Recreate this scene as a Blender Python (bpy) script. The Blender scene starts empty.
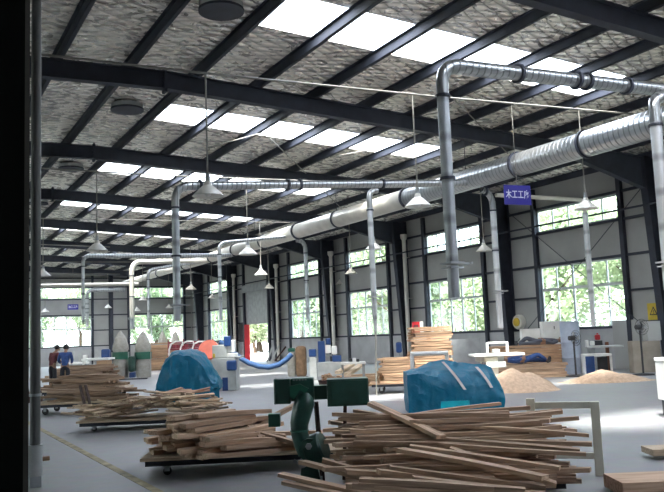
import bpy, bmesh, math, random
import numpy as np
from mathutils import Vector, Matrix, noise
random.seed(7)
R = math.radians
scene = bpy.context.scene
col = scene.collection

# ------------------------------------------------------------------ camera
F_PX, YAW, PIT, ROLL = 781.94, 0.5091, 0.1133, -0.0399
CAMH = 1.5625
def _cam():
    fw = np.array([math.sin(YAW)*math.cos(PIT), math.cos(YAW)*math.cos(PIT), math.sin(PIT)])
    r0 = np.array([math.cos(YAW), -math.sin(YAW), 0.0]); u0 = np.cross(r0, fw)
    r = r0*math.cos(ROLL)+u0*math.sin(ROLL); u = -r0*math.sin(ROLL)+u0*math.cos(ROLL)
    return r, u, fw
RX, UP, FW = _cam()
cam_data = bpy.data.cameras.new('camera'); cam = bpy.data.objects.new('camera', cam_data); col.objects.link(cam)
cam_data.sensor_fit = 'HORIZONTAL'; cam_data.sensor_width = 36; cam_data.lens = F_PX/664*36
cam_data.clip_end = 500; cam_data.clip_start = 0.05
m4 = Matrix(((RX[0], UP[0], -FW[0], 0), (RX[1], UP[1], -FW[1], 0), (RX[2], UP[2], -FW[2], CAMH), (0, 0, 0, 1)))
cam.matrix_world = m4
scene.camera = cam
# survey helpers: where a sight line meets a plane of the hall
def _ray(x, y): return (x-332)/F_PX*RX-(y-246)/F_PX*UP+FW
def atX(x, y, X): d = _ray(x, y); v = d*X/d[0]; return Vector((v[0], v[1], v[2]+CAMH))
def atY(x, y, Y): d = _ray(x, y); v = d*Y/d[1]; return Vector((v[0], v[1], v[2]+CAMH))
def atZ(x, y, Z=0.0): d = _ray(x, y); v = d*(Z-CAMH)/d[2]; return Vector((v[0], v[1], v[2]+CAMH))
def atD(x, y, D): v = _ray(x, y)*D; return Vector((v[0], v[1], v[2]+CAMH))
def depth(P): return float(np.dot(np.array([P[0], P[1], P[2]-CAMH]), FW))

# ------------------------------------------------------------------ tagging
def tag(o, label=None, cat=None, group=None, kind=None):
    if label: o['label'] = label
    if cat: o['category'] = cat
    if group: o['group'] = group
    if kind: o['kind'] = kind
    return o
def empty(name, loc=(0, 0, 0), rz=0, parent=None):
    o = bpy.data.objects.new(name, None); col.objects.link(o)
    o.location = loc; o.rotation_euler = (0, 0, rz); o.empty_display_size = .1
    if parent: o.parent = parent
    return o
def copy_tree(o, parent=None):
    c = o.copy(); col.objects.link(c)
    if parent: c.parent = parent
    for ch in [x for x in o.children]: copy_tree(ch, c)
    return c

# ------------------------------------------------------------------ mesh builder
class MB:
    def __init__(s, off=(0, 0, 0)): s.v = []; s.f = []; s.o = Vector(off)
    def add(s, vs, fs, mat=None):
        n = len(s.v)
        for p in vs:
            p = Vector(p)
            if mat is not None: p = mat @ p
            s.v.append(p - s.o)
        s.f += [[i+n for i in f] for f in fs]
        return s
    def box(s, x0, x1, y0, y1, z0, z1, mat=None):
        vs = [(x0, y0, z0), (x1, y0, z0), (x1, y1, z0), (x0, y1, z0), (x0, y0, z1), (x1, y0, z1), (x1, y1, z1), (x0, y1, z1)]
        return s.add(vs, [(0, 3, 2, 1), (4, 5, 6, 7), (0, 1, 5, 4), (1, 2, 6, 5), (2, 3, 7, 6), (3, 0, 4, 7)], mat)
    def cbox(s, c, sx, sy, sz, rz=0, rx=0, ry=0):
        m = Matrix.Translation(Vector(c)) @ Matrix.Rotation(rz, 4, 'Z') @ Matrix.Rotation(ry, 4, 'Y') @ Matrix.Rotation(rx, 4, 'X')
        return s.box(-sx/2, sx/2, -sy/2, sy/2, -sz/2, sz/2, m)
    def rod(s, a, b, r0, r1=None, n=10, caps=True):
        return s.tube([a, b], [r0, r0 if r1 is None else r1], n, caps)
    def tube(s, pts, r, n=10, caps=True):
        pts = [Vector(p) for p in pts]; k = len(pts)
        if not isinstance(r, (list, tuple)): r = [r]*k
        t0 = (pts[1]-pts[0]).normalized()
        ref = Vector((0, 0, 1)) if abs(t0.z) < .9 else Vector((1, 0, 0))
        nx = t0.cross(ref).normalized(); vs = []
        for i, p in enumerate(pts):
            t = (pts[min(i+1, k-1)]-pts[max(i-1, 0)]).normalized()
            nx = (nx - t*nx.dot(t)).normalized(); ny = t.cross(nx)
            for j in range(n):
                a = 2*math.pi*j/n
                vs.append(p + (nx*math.cos(a)+ny*math.sin(a))*r[i])
        fs = [(i*n+j, i*n+(j+1) % n, (i+1)*n+(j+1) % n, (i+1)*n+j) for i in range(k-1) for j in range(n)]
        if caps: fs += [tuple(range(n-1, -1, -1)), tuple((k-1)*n+j for j in range(n))]
        return s.add(vs, fs)
    def lathe(s, prof, c=(0, 0, 0), n=20, mat=None, arc=1.0):
        c = Vector(c); vs = []; k = len(prof)
        for (r, z) in prof:
            for j in range(n):
                a = 2*math.pi*j/n*arc
                vs.append(c+Vector((r*math.cos(a), r*math.sin(a), z)))
        fs = [(i*n+j, i*n+(j+1) % n, (i+1)*n+(j+1) % n, (i+1)*n+j) for i in range(k-1) for j in range(n)]
        if prof[0][0] > 1e-4: fs.append(tuple(range(n-1, -1, -1)))
        if prof[-1][0] > 1e-4: fs.append(tuple((k-1)*n+j for j in range(n)))
        return s.add(vs, fs, mat)
    def prism(s, poly, a, b, axis='y'):
        # poly: list of (u, v); extruded from a to b along axis
        n = len(poly)
        def P(u, v, w): return {'y': (u, w, v), 'x': (w, u, v), 'z': (u, v, w)}[axis]
        vs = [P(u, v, a) for u, v in poly]+[P(u, v, b) for u, v in poly]
        fs = [tuple(range(n)), tuple(range(2*n-1, n-1, -1))]+[(i, i+n, (i+1) % n+n, (i+1) % n) for i in range(n)]
        return s.add(vs, fs)
    def build(s, name, mat, parent=None, smooth=False, bevel=0, loc=None):
        me = bpy.data.meshes.new(name); me.from_pydata([tuple(v) for v in s.v], [], s.f)
        me.validate(); bm = bmesh.new(); bm.from_mesh(me); bmesh.ops.recalc_face_normals(bm, faces=bm.faces); bm.to_mesh(me); bm.free()
        if smooth:
            me.polygons.foreach_set('use_smooth', [True]*len(me.polygons))
        o = bpy.data.objects.new(name, me); col.objects.link(o)
        if mat: me.materials.append(mat)
        if parent: o.parent = parent
        if loc is not None: o.location = loc
        elif s.o.length > 0 and not parent: o.location = s.o
        if smooth:
            try: me.set_sharp_from_angle(angle=R(40))
            except Exception: pass
        if bevel:
            b = o.modifiers.new('b', 'BEVEL'); b.width = bevel; b.segments = 2; b.limit_method = 'ANGLE'; b.angle_limit = R(40)
        return o

# ------------------------------------------------------------------ materials
M = {}
def nodes(name):
    m = bpy.data.materials.new(name); m.use_nodes = True; nt = m.node_tree
    b = nt.nodes['Principled BSDF']; return m, nt, b
def N(nt, t, **kw):
    n = nt.nodes.new(t)
    for k, v in kw.items():
        if k.startswith('i_'): n.inputs[k[2:].replace('_', ' ')].default_value = v
        else: setattr(n, k, v)
    return n
def mat(name, c, rough=.5, metal=0, var=.12, scale=3.0, c2=None, bump=0, bscale=40, objvar=0.0, coat=0, spec=None):
    m, nt, b = nodes(name)
    tc = N(nt, 'ShaderNodeTexCoord'); no = N(nt, 'ShaderNodeTexNoise'); no.inputs['Scale'].default_value = scale; no.inputs['Detail'].default_value = 5
    nt.links.new(tc.outputs['Object'], no.inputs['Vector'])
    mx = N(nt, 'ShaderNodeMix', data_type='RGBA')
    c = tuple(c)+(1,)
    d = tuple(max(0, v*(1-var*2)) for v in c[:3])+(1,) if c2 is None else tuple(c2)+(1,)
    rp = N(nt, 'ShaderNodeMapRange'); rp.inputs['From Min'].default_value = .35; rp.inputs['From Max'].default_value = .65
    nt.links.new(no.outputs['Fac'], rp.inputs['Value']); nt.links.new(rp.outputs['Result'], mx.inputs['Factor'])
    mx.inputs['A'].default_value = c; mx.inputs['B'].default_value = d
    out = mx.outputs['Result']
    if objvar:
        oi = N(nt, 'ShaderNodeObjectInfo'); hs = N(nt, 'ShaderNodeHueSaturation')
        mr = N(nt, 'ShaderNodeMapRange'); mr.inputs['To Min'].default_value = 1-objvar; mr.inputs['To Max'].default_value = 1+objvar
        nt.links.new(oi.outputs['Random'], mr.inputs['Value']); nt.links.new(mr.outputs['Result'], hs.inputs['Value'])
        nt.links.new(out, hs.inputs['Color']); out = hs.outputs['Color']
    nt.links.new(out, b.inputs['Base Color'])
    b.inputs['Roughness'].default_value = rough; b.inputs['Metallic'].default_value = metal
    if coat: b.inputs['Coat Weight'].default_value = coat
    if spec is not None: b.inputs['Specular IOR Level'].default_value = spec
    if bump:
        n2 = N(nt, 'ShaderNodeTexNoise'); n2.inputs['Scale'].default_value = bscale; n2.inputs['Detail'].default_value = 4
        nt.links.new(tc.outputs['Object'], n2.inputs['Vector'])
        bp = N(nt, 'ShaderNodeBump'); bp.inputs['Strength'].default_value = bump; bp.inputs['Distance'].default_value = .02
        nt.links.new(n2.outputs['Fac'], bp.inputs['Height']); nt.links.new(bp.outputs['Normal'], b.inputs['Normal'])
    M[name] = m; return m
mat('steel_dark', (.030, .036, .054), .7, 0, .15)
mat('wall_sheet', (.37, .375, .36), .6, 0, .06, 1.0)
mat('plaster', (.42, .43, .44), .8, 0, .08, 1.5, bump=.2, bscale=20)
mat('white_frame', (.62, .66, .68), .4)
mat('white_paint', (.82, .82, .79), .4, 0, .06)
mat('cream_paint', (.74, .73, .62), .45, 0, .1)
mat('pvc_pipe', (.62, .60, .54), .45, 0, .06)
mat('green_paint', (.028, .095, .072), .38, 0, .2, 6, coat=.2)
mat('green_bright', (.03, .15, .10), .4)
mat('blue_paint', (.018, .06, .20), .4, 0, .1)
mat('red_paint', (.55, .02, .03), .45)
mat('orange_paint', (.62, .11, .06), .45)
mat('yellow_paint', (.62, .45, .04), .5)
mat('black_rubber', (.015, .015, .017), .6)
mat('grey_paint', (.33, .35, .36), .5)
mat('pale_blue_paint', (.36, .42, .52), .5)
mat('machine_grey', (.48, .50, .49), .45)
mat('brown_steel', (.055, .022, .018), .6)
mat('brown_wood_panel', (.18, .075, .04), .6)
mat('hose_blue', (.022, .065, .16), .8, 0, .05)
mat('crate_wood', (.34, .30, .25), .8)
mat('rack_red', (.22, .025, .045), .5)
mat('sawdust', (.62, .45, .32), .95, 0, .12, 12, bump=.8, bscale=60)
mat('dark_junk', (.04, .04, .045), .7)
mat('canvas_bag', (.44, .42, .37), .9, 0, .1, 8, bump=.4, bscale=12)
mat('brown_bag', (.27, .17, .10), .9, 0, .15, 8, bump=.4, bscale=12)
mat('lamp_enamel', (.72, .70, .64), .35)
mat('cable', (.24, .23, .20), .6)
mat('sign_blue', (.035, .03, .30), .4, 0, .03)
mat('sign_white', (.8, .82, .95), .5, 0, .02)
mat('skin', (.30, .16, .10), .55)
mat('hair', (.01, .009, .009), .6)
mat('cloth_blue', (.035, .085, .26), .85, 0, .15, 10)
mat('cloth_red', (.15, .04, .05), .85, 0, .15, 10)
mat('cloth_dark', (.025, .025, .035), .85)
mat('cloth_grey', (.10, .11, .14), .85)
mat('bark', (.09, .06, .04), .9)
mat('asphalt', (.30, .31, .28), .9, 0, .1, .4)
mat('roller', (.42, .44, .44), .5, .1)
mat('wood_brown', (.30, .165, .095), .75, 0, .2, 2.0, objvar=.3)

def wood(name, c, c2, ov=.28):
    m, nt, b = nodes(name)
    tc = N(nt, 'ShaderNodeTexCoord'); mp = N(nt, 'ShaderNodeMapping'); mp.inputs['Scale'].default_value = (1.2, 22, 22)
    oi = N(nt, 'ShaderNodeObjectInfo'); va = N(nt, 'ShaderNodeVectorMath', operation='ADD'); cm = N(nt, 'ShaderNodeVectorMath', operation='SCALE')
    cm.inputs['Scale'].default_value = 31; cx = N(nt, 'ShaderNodeCombineXYZ')
    for k in 'XYZ': nt.links.new(oi.outputs['Random'], cx.inputs[k])
    nt.links.new(cx.outputs[0], cm.inputs[0]); nt.links.new(tc.outputs['Object'], va.inputs[0]); nt.links.new(cm.outputs[0], va.inputs[1])
    nt.links.new(va.outputs[0], mp.inputs['Vector'])
    no = N(nt, 'ShaderNodeTexNoise'); no.inputs['Scale'].default_value = 1.6; no.inputs['Detail'].default_value = 6; nt.links.new(mp.outputs[0], no.inputs['Vector'])
    cr = N(nt, 'ShaderNodeValToRGB'); cr.color_ramp.elements[0].color = tuple(c2)+(1,); cr.color_ramp.elements[1].color = tuple(c)+(1,)
    cr.color_ramp.elements[0].position = .32; cr.color_ramp.elements[1].position = .62
    nt.links.new(no.outputs['Fac'], cr.inputs['Fac'])
    hs = N(nt, 'ShaderNodeHueSaturation'); mr = N(nt, 'ShaderNodeMapRange'); mr.inputs['To Min'].default_value = 1-ov; mr.inputs['To Max'].default_value = 1+ov
    nt.links.new(oi.outputs['Random'], mr.inputs['Value']); nt.links.new(mr.outputs[0], hs.inputs['Value']); nt.links.new(cr.outputs[0], hs.inputs['Color'])
    nt.links.new(hs.outputs[0], b.inputs['Base Color']); b.inputs['Roughness'].default_value = .75
    bp = N(nt, 'ShaderNodeBump'); bp.inputs['Strength'].default_value = .3; bp.inputs['Distance'].default_value = .01
    nt.links.new(no.outputs['Fac'], bp.inputs['Height']); nt.links.new(bp.outputs[0], b.inputs['Normal'])
    M[name] = m
wood('timber', (.55, .39, .27), (.32, .21, .14))
wood('timber_deep', (.36, .245, .165), (.22, .14, .09))  # deeper brown wood for the three far left heaps
wood('timber_pale', (.66, .52, .37), (.45, .33, .22))
wood('timber_dark', (.60, .42, .29), (.38, .24, .15))
wood('timber_orange', (.50, .33, .20), (.30, .17, .10))

def m_concrete():
    m, nt, b = nodes('concrete')
    tc = N(nt, 'ShaderNodeTexCoord')
    n1 = N(nt, 'ShaderNodeTexNoise'); n1.inputs['Scale'].default_value = .35; n1.inputs['Detail'].default_value = 6
    n2 = N(nt, 'ShaderNodeTexNoise'); n2.inputs['Scale'].default_value = 5; n2.inputs['Detail'].default_value = 8
    for n in (n1, n2): nt.links.new(tc.outputs['Object'], n.inputs['Vector'])
    mx = N(nt, 'ShaderNodeMix', data_type='RGBA'); mx.inputs['A'].default_value = (.20, .20, .205, 1); mx.inputs['B'].default_value = (.285, .285, .29, 1)
    nt.links.new(n1.outputs['Fac'], mx.inputs['Factor'])
    m2 = N(nt, 'ShaderNodeMix', data_type='RGBA', blend_type='MULTIPLY'); m2.inputs['Factor'].default_value = .35
    nt.links.new(mx.outputs['Result'], m2.inputs['A']); nt.links.new(n2.outputs['Color'], m2.inputs['B'])
    gm = N(nt, 'ShaderNodeGamma'); gm.inputs['Gamma'].default_value = .9
    nt.links.new(m2.outputs['Result'], gm.inputs['Color']); nt.links.new(gm.outputs[0], b.inputs['Base Color'])
    b.inputs['Roughness'].default_value = .5
    bp = N(nt, 'ShaderNodeBump'); bp.inputs['Strength'].default_value = .1; nt.links.new(n2.outputs['Fac'], bp.inputs['Height']); nt.links.new(bp.outputs[0], b.inputs['Normal'])
    M['concrete'] = m
m_concrete()
def m_foil():
    # crinkled silver insulation foil carried on a diamond wire net
    m, nt, b = nodes('foil')
    tc = N(nt, 'ShaderNodeTexCoord'); sx = N(nt, 'ShaderNodeSeparateXYZ'); nt.links.new(tc.outputs['Object'], sx.inputs[0])
    def math_(op, a, bb):
        n = N(nt, 'ShaderNodeMath', operation=op)
        for i, v in enumerate((a, bb)):
            if v is None: continue
            if isinstance(v, (int, float)): n.inputs[i].default_value = v
            else: nt.links.new(v, n.inputs[i])
        return n.outputs[0]
    wn = N(nt, 'ShaderNodeTexNoise'); wn.inputs['Scale'].default_value = .9; wn.inputs['Detail'].default_value = 4; nt.links.new(tc.outputs['Object'], wn.inputs['Vector'])
    wob = math_('MULTIPLY', wn.outputs['Fac'], 5.0)
    px = math_('MULTIPLY', sx.outputs['X'], 5.5); py = math_('MULTIPLY', sx.outputs['Y'], 11.0)
    s1 = math_('ABSOLUTE', math_('SINE', math_('ADD', math_('ADD', px, py), wob), None), None)
    s2 = math_('ABSOLUTE', math_('SINE', math_('ADD', math_('SUBTRACT', px, py), wob), None), None)
    q = math_('POWER', math_('MULTIPLY', s1, s2), .35)
    n3 = N(nt, 'ShaderNodeTexNoise'); n3.inputs['Scale'].default_value = 6; n3.inputs['Detail'].default_value = 3
    mp = N(nt, 'ShaderNodeMapping'); mp.inputs['Scale'].default_value = (1, .35, 1); nt.links.new(tc.outputs['Object'], mp.inputs['Vector']); nt.links.new(mp.outputs[0], n3.inputs['Vector'])
    n4 = N(nt, 'ShaderNodeTexNoise'); n4.inputs['Scale'].default_value = 1.1; n4.inputs['Detail'].default_value = 3; nt.links.new(tc.outputs['Object'], n4.inputs['Vector'])
    h = math_('ADD', math_('MULTIPLY', q, 1.6), math_('ADD', math_('MULTIPLY', n3.outputs['Fac'], .7), math_('MULTIPLY', n4.outputs['Fac'], 2.5)))
    bp = N(nt, 'ShaderNodeBump'); bp.inputs['Strength'].default_value = 1.0; bp.inputs['Distance'].default_value = .06
    nt.links.new(h, bp.inputs['Height']); nt.links.new(bp.outputs[0], b.inputs['Normal'])
    mx = N(nt, 'ShaderNodeMix', data_type='RGBA'); mx.inputs['A'].default_value = (.52, .48, .42, 1); mx.inputs['B'].default_value = (.98, .93, .84, 1)
    nt.links.new(q, mx.inputs['Factor']); nt.links.new(mx.outputs['Result'], b.inputs['Base Color'])
    b.inputs['Metallic'].default_value = .5
    n5 = N(nt, 'ShaderNodeTexNoise'); n5.inputs['Scale'].default_value = 2.2; n5.inputs['Detail'].default_value = 4; n5.inputs['Distortion'].default_value = 1.5; nt.links.new(tc.outputs['Object'], n5.inputs['Vector'])
    rr = N(nt, 'ShaderNodeMapRange'); rr.inputs['From Min'].default_value = .38; rr.inputs['From Max'].default_value = .62; rr.inputs['To Min'].default_value = .2; rr.inputs['To Max'].default_value = .38
    nt.links.new(n5.outputs['Fac'], rr.inputs['Value']); nt.links.new(rr.outputs[0], b.inputs['Roughness'])
    M['foil'] = m
m_foil()
def m_duct(name, axis, pitch, base=(.42, .44, .45), rough=.28, strength=.5, metal=.8):
    m, nt, b = nodes(name)
    tc = N(nt, 'ShaderNodeTexCoord'); sx = N(nt, 'ShaderNodeSeparateXYZ'); nt.links.new(tc.outputs['Object'], sx.inputs[0])
    mu = N(nt, 'ShaderNodeMath', operation='MULTIPLY'); mu.inputs[1].default_value = 2*math.pi/pitch; nt.links.new(sx.outputs[axis], mu.inputs[0])
    si = N(nt, 'ShaderNodeMath', operation='SINE'); nt.links.new(mu.outputs[0], si.inputs[0])
    pw = N(nt, 'ShaderNodeMapRange'); pw.inputs['From Min'].default_value = .6; pw.inputs['From Max'].default_value = 1; nt.links.new(si.outputs[0], pw.inputs['Value'])
    bp = N(nt, 'ShaderNodeBump'); bp.inputs['Strength'].default_value = strength; bp.inputs['Distance'].default_value = .02
    nt.links.new(pw.outputs[0], bp.inputs['Height']); nt.links.new(bp.outputs[0], b.inputs['Normal'])
    no = N(nt, 'ShaderNodeTexNoise'); no.inputs['Scale'].default_value = 4; nt.links.new(tc.outputs['Object'], no.inputs['Vector'])
    mx = N(nt, 'ShaderNodeMix', data_type='RGBA'); mx.inputs['A'].default_value = base+(1,); mx.inputs['B'].default_value = tuple(v*.72 for v in base)+(1,)
    nt.links.new(no.outputs['Fac'], mx.inputs['Factor'])
    m2 = N(nt, 'ShaderNodeMix', data_type='RGBA', blend_type='MULTIPLY'); m2.inputs['B'].default_value = (.55, .55, .55, 1)
    nt.links.new(pw.outputs[0], m2.inputs['Factor']); nt.links.new(mx.outputs['Result'], m2.inputs['A'])
    nt.links.new(m2.outputs['Result'], b.inputs['Base Color'])
    b.inputs['Metallic'].default_value = metal; b.inputs['Roughness'].default_value = rough
    M[name] = m
m_duct('duct_y', 'Y', .14); m_duct('duct_x', 'X', .12); m_duct('duct_z', 'Z', .6, (.50, .53, .56), .4, .15, .45)
m_duct('duct_plain', 'Z', 3.0, (.46, .48, .51), .42, .05, .35)
mat('duct_white', (.50, .48, .42), .38, .35, .08)
def m_tarp():
    m, nt, b = nodes('tarp')
    tc = N(nt, 'ShaderNodeTexCoord'); no = N(nt, 'ShaderNodeTexNoise'); no.inputs['Scale'].default_value = 5; no.inputs['Detail'].default_value = 8; no.inputs['Distortion'].default_value = 1.2
    nt.links.new(tc.outputs['Object'], no.inputs['Vector'])
    mx = N(nt, 'ShaderNodeMix', data_type='RGBA'); mx.inputs['A'].default_value = (.0, .09, .18, 1); mx.inputs['B'].default_value = (.01, .20, .31, 1)
    nt.links.new(no.outputs['Fac'], mx.inputs['Factor']); nt.links.new(mx.outputs['Result'], b.inputs['Base Color'])
    b.inputs['Roughness'].default_value = .38
    bp = N(nt, 'ShaderNodeBump'); bp.inputs['Strength'].default_value = .6; bp.inputs['Distance'].default_value = .05
    nt.links.new(no.outputs['Fac'], bp.inputs['Height']); nt.links.new(bp.outputs[0], b.inputs['Normal'])
    tr = N(nt, 'ShaderNodeBsdfTranslucent'); tr.inputs['Color'].default_value = (.01, .42, .60, 1)
    ms = N(nt, 'ShaderNodeMixShader'); ms.inputs[0].default_value = .3
    nt.links.new(b.outputs[0], ms.inputs[1]); nt.links.new(tr.outputs[0], ms.inputs[2]); nt.links.new(ms.outputs[0], nt.nodes['Material Output'].inputs[0])
    M['tarp'] = m
m_tarp()
mat('tarp_lit', (.0, .48, .60), .35, 0, .1, 6)  # turquoise with light through the tarp put into the colour
def m_glass(name, tr_col, gloss=.08):
    m = bpy.data.materials.new(name); m.use_nodes = True; nt = m.node_tree; nt.nodes.remove(nt.nodes['Principled BSDF'])
    t = N(nt, 'ShaderNodeBsdfTransparent'); t.inputs[0].default_value = tr_col
    g = N(nt, 'ShaderNodeBsdfGlossy'); g.inputs['Roughness'].default_value = .03; ms = N(nt, 'ShaderNodeMixShader'); ms.inputs[0].default_value = gloss
    nt.links.new(t.outputs[0], ms.inputs[1]); nt.links.new(g.outputs[0], ms.inputs[2]); nt.links.new(ms.outputs[0], nt.nodes['Material Output'].inputs[0]); M[name] = m
m_glass('glass', (.88, .93, .92, 1))
def m_frp():
    m = bpy.data.materials.new('skylight_sheet'); m.use_nodes = True; nt = m.node_tree; nt.nodes.remove(nt.nodes['Principled BSDF'])
    t = N(nt, 'ShaderNodeBsdfTransparent'); t.inputs[0].default_value = (.9, .95, 1, 1)
    g = N(nt, 'ShaderNodeBsdfTranslucent'); g.inputs[0].default_value = (.9, .93, .95, 1); ms = N(nt, 'ShaderNodeMixShader'); ms.inputs[0].default_value = .35
    nt.links.new(t.outputs[0], ms.inputs[1]); nt.links.new(g.outputs[0], ms.inputs[2]); nt.links.new(ms.outputs[0], nt.nodes['Material Output'].inputs[0]); M['skylight_sheet'] = m
m_frp()
def m_leaf(name, c, c2):
    m, nt, b = nodes(name); tc = N(nt, 'ShaderNodeTexCoord'); no = N(nt, 'ShaderNodeTexNoise'); no.inputs['Scale'].default_value = 1.2
    nt.links.new(tc.outputs['Object'], no.inputs['Vector']); mx = N(nt, 'ShaderNodeMix', data_type='RGBA'); mx.inputs['A'].default_value = c+(1,); mx.inputs['B'].default_value = c2+(1,)
    nt.links.new(no.outputs['Fac'], mx.inputs['Factor']); nt.links.new(mx.outputs['Result'], b.inputs['Base Color']); b.inputs['Roughness'].default_value = .6
    tr = N(nt, 'ShaderNodeBsdfTranslucent'); nt.links.new(mx.outputs['Result'], tr.inputs['Color']); ms = N(nt, 'ShaderNodeMixShader'); ms.inputs[0].default_value = .4
    nt.links.new(b.outputs[0], ms.inputs[1]); nt.links.new(tr.outputs[0], ms.inputs[2]); nt.links.new(ms.outputs[0], nt.nodes['Material Output'].inputs[0]); M[name] = m
m_leaf('leaf', (.33, .42, .26), (.46, .52, .36))
m_leaf('leaf_deep', (.26, .36, .23), (.36, .44, .30))

# ------------------------------------------------------------------ light and view
w = bpy.data.worlds.new('world'); scene.world = w; w.use_nodes = True
bg = w.node_tree.nodes['Background']; sky = w.node_tree.nodes.new('ShaderNodeTexSky')
sky.sky_type = 'NISHITA'; sky.sun_disc = False; sky.sun_elevation = R(50); sky.sun_rotation = R(230); sky.dust_density = 4; sky.air_density = 1.2
mxs = w.node_tree.nodes.new('ShaderNodeMix'); mxs.data_type = 'RGBA'; mxs.inputs['Factor'].default_value = .8; mxs.inputs['B'].default_value = (.93, .965, 1.0, 1)
w.node_tree.links.new(sky.outputs[0], mxs.inputs['A']); w.node_tree.links.new(mxs.outputs['Result'], bg.inputs['Color'])
bg.inputs['Strength'].default_value = SKY if 'SKY' in globals() else 4.6
sd = bpy.data.lights.new('sun', 'SUN'); sd.energy = 17.0; sd.angle = R(7); sd.color = (1, .95, .86)
so = bpy.data.objects.new('sun', sd); col.objects.link(so)
sun_dir = Vector((3.2, 3.1, -7.9)).normalized()
so.rotation_euler = sun_dir.to_track_quat('-Z', 'Y').to_euler(); so.location = (-10, -10, 30)
vs_ = scene.view_settings; vs_.view_transform = 'Standard'; vs_.look = 'None'; vs_.gamma = 1; vs_.use_curve_mapping = False; vs_.exposure = 0.72
scene.cycles.use_denoising = True; scene.cycles.max_bounces = 10; scene.cycles.diffuse_bounces = 5; scene.cycles.transparent_max_bounces = 12
scene.cycles.sample_clamp_indirect = 8; scene.cycles.caustics_reflective = False; scene.cycles.caustics_refractive = False
# ------------------------------------------------------------------ the hall
XW, XL, XR = 22.19, -11.8, 5.3          # window wall, far side wall, ridge
YF, YE = -12.86, 64.74                  # wall behind the camera, end wall
PITCH, FY0 = 7.5, 17.14
FRAMES = [FY0+PITCH*k for k in range(-2, 7)]
ORD = ['first', 'second', 'third', 'fourth', 'fifth', 'sixth', 'seventh', 'eighth', 'ninth', 'tenth', 'eleventh', 'twelfth', 'thirteenth', 'fourteenth', 'fifteenth', 'sixteenth', 'seventeenth', 'eighteenth', 'nineteenth', 'twentieth', 'twenty-first', 'twenty-second', 'twenty-third', 'twenty-fourth']
def slope(x): return .048*(x-XR) if x > XR else .022*(XR-x)
def zc(x): return 8.0-slope(x)          # underside of the roof
fl = MB().box(XL-.1, XW+.1, YF-.1, YE+.1, -.12, 0).build('floor', M['concrete']); fl['kind'] = 'structure'
MB().box(-60, 110, -40, 150, -.3, -.125).build('ground', M['asphalt'])['kind'] = 'structure'
ln = MB().box(2.38, 2.48, 1, 60, .0005, .004).build('trim_1', mat('floor_line', (.40, .34, .2), .7, 0, .25, 5)); ln['kind'] = 'structure'
# roof: foil-lined sheets left open where the translucent sheets sit
SKYS = [(13.35+PITCH*k, ) for k in range(-3, 7)]
SX0, SX1 = 6.14, 15.45
rf = MB()
def roofslab(mb, x0, x1, y0, y1, t=.06):
    vs = []
    for x in (x0, x1):
        for y in (y0, y1):
            vs += [(x, y, zc(x)), (x, y, zc(x)+t)]
    mb.add(vs, [(0, 2, 6, 4), (1, 5, 7, 3), (0, 4, 5, 1), (2, 3, 7, 6), (0, 1, 3, 2), (4, 6, 7, 5)])
ys = [YF]+[v for (c,) in SKYS for v in (c-.8, c+.8)]+[YE]
roofslab(rf, XL, XR, YF, YE)
for i in range(len(ys)-1):
    if i % 2 == 0: roofslab(rf, XR, XW+.1, ys[i], ys[i+1])
    else:
        roofslab(rf, XR, SX0, ys[i], ys[i+1]); roofslab(rf, SX1, XW+.1, ys[i], ys[i+1])
o = rf.build('ceiling', M['foil']); o['kind'] = 'structure'
for i, (c,) in enumerate(SKYS):
    mb = MB(); x0, x1 = SX0, SX1
    mb.add([(x0, c-.8, zc(x0)+.05), (x1, c-.8, zc(x1)+.05), (x1, c+.8, zc(x1)+.05), (x0, c+.8, zc(x0)+.05)], [(0, 1, 2, 3)])
    o = mb.build('skylight', M['skylight_sheet']); o['kind'] = 'structure'

def wall(name, axis, c0, c1, a0, a1, z0, ztop, holes, m):
    # axis 'x': wall plane at x in c0..c1, running along y; holes: (a, b, z, z)
    mb = MB(); cuts = sorted({a0, a1} | {v for h in holes for v in h[:2]})
    def B(p, q, z, zz):
        if zz-z < 1e-4: return
        if callable(ztop) and zz == 'top': pass
        if axis == 'x': mb.box(c0, c1, p, q, z, zz)
        else: mb.box(p, q, c0, c1, z, zz)
    for p, q in zip(cuts[:-1], cuts[1:]):
        mid = (p+q)/2; hs = sorted([(h[2], h[3]) for h in holes if h[0] < mid < h[1]]); z = z0
        top = ztop(mid) if callable(ztop) else ztop
        for h0, h1 in hs: B(p, q, z, h0); z = h1
        B(p, q, z, top)
    o = mb.build(name, m); o['kind'] = 'structure'; return o
Z1, ZM, Z3, Z4, Z5 = 1.45, 2.98, 3.88, 5.25, 6.13
WB = [(18.84+PITCH*k, 22.94+PITCH*k) for k in range(-1, 6) if k != 4]
DOOR = (48.9, 53.0)
hR = [(a, b, z, zz) for a, b in WB for z, zz in ((Z1, Z3), (Z4, Z5))]+[DOOR+(0, 5.0)]
wall('wall_right', 'x', XW, XW+.12, YF, YE+.12, 0, zc(XW)+.1, hR, M['wall_sheet'])
EW = [(-13.9+7.66*0+6.2, -13.9+10.8), (1.25, 5.95), (8.92, 13.66), (16.75, 21.34)]
hE = [(a, b, z, zz) for a, b in EW for z, zz in ((Z1, Z3), (Z4, Z5))]
ew = wall('wall_end', 'y', YE, YE+.12, XL, XW, 0, 7.25, hE, M['wall_sheet'])
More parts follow.
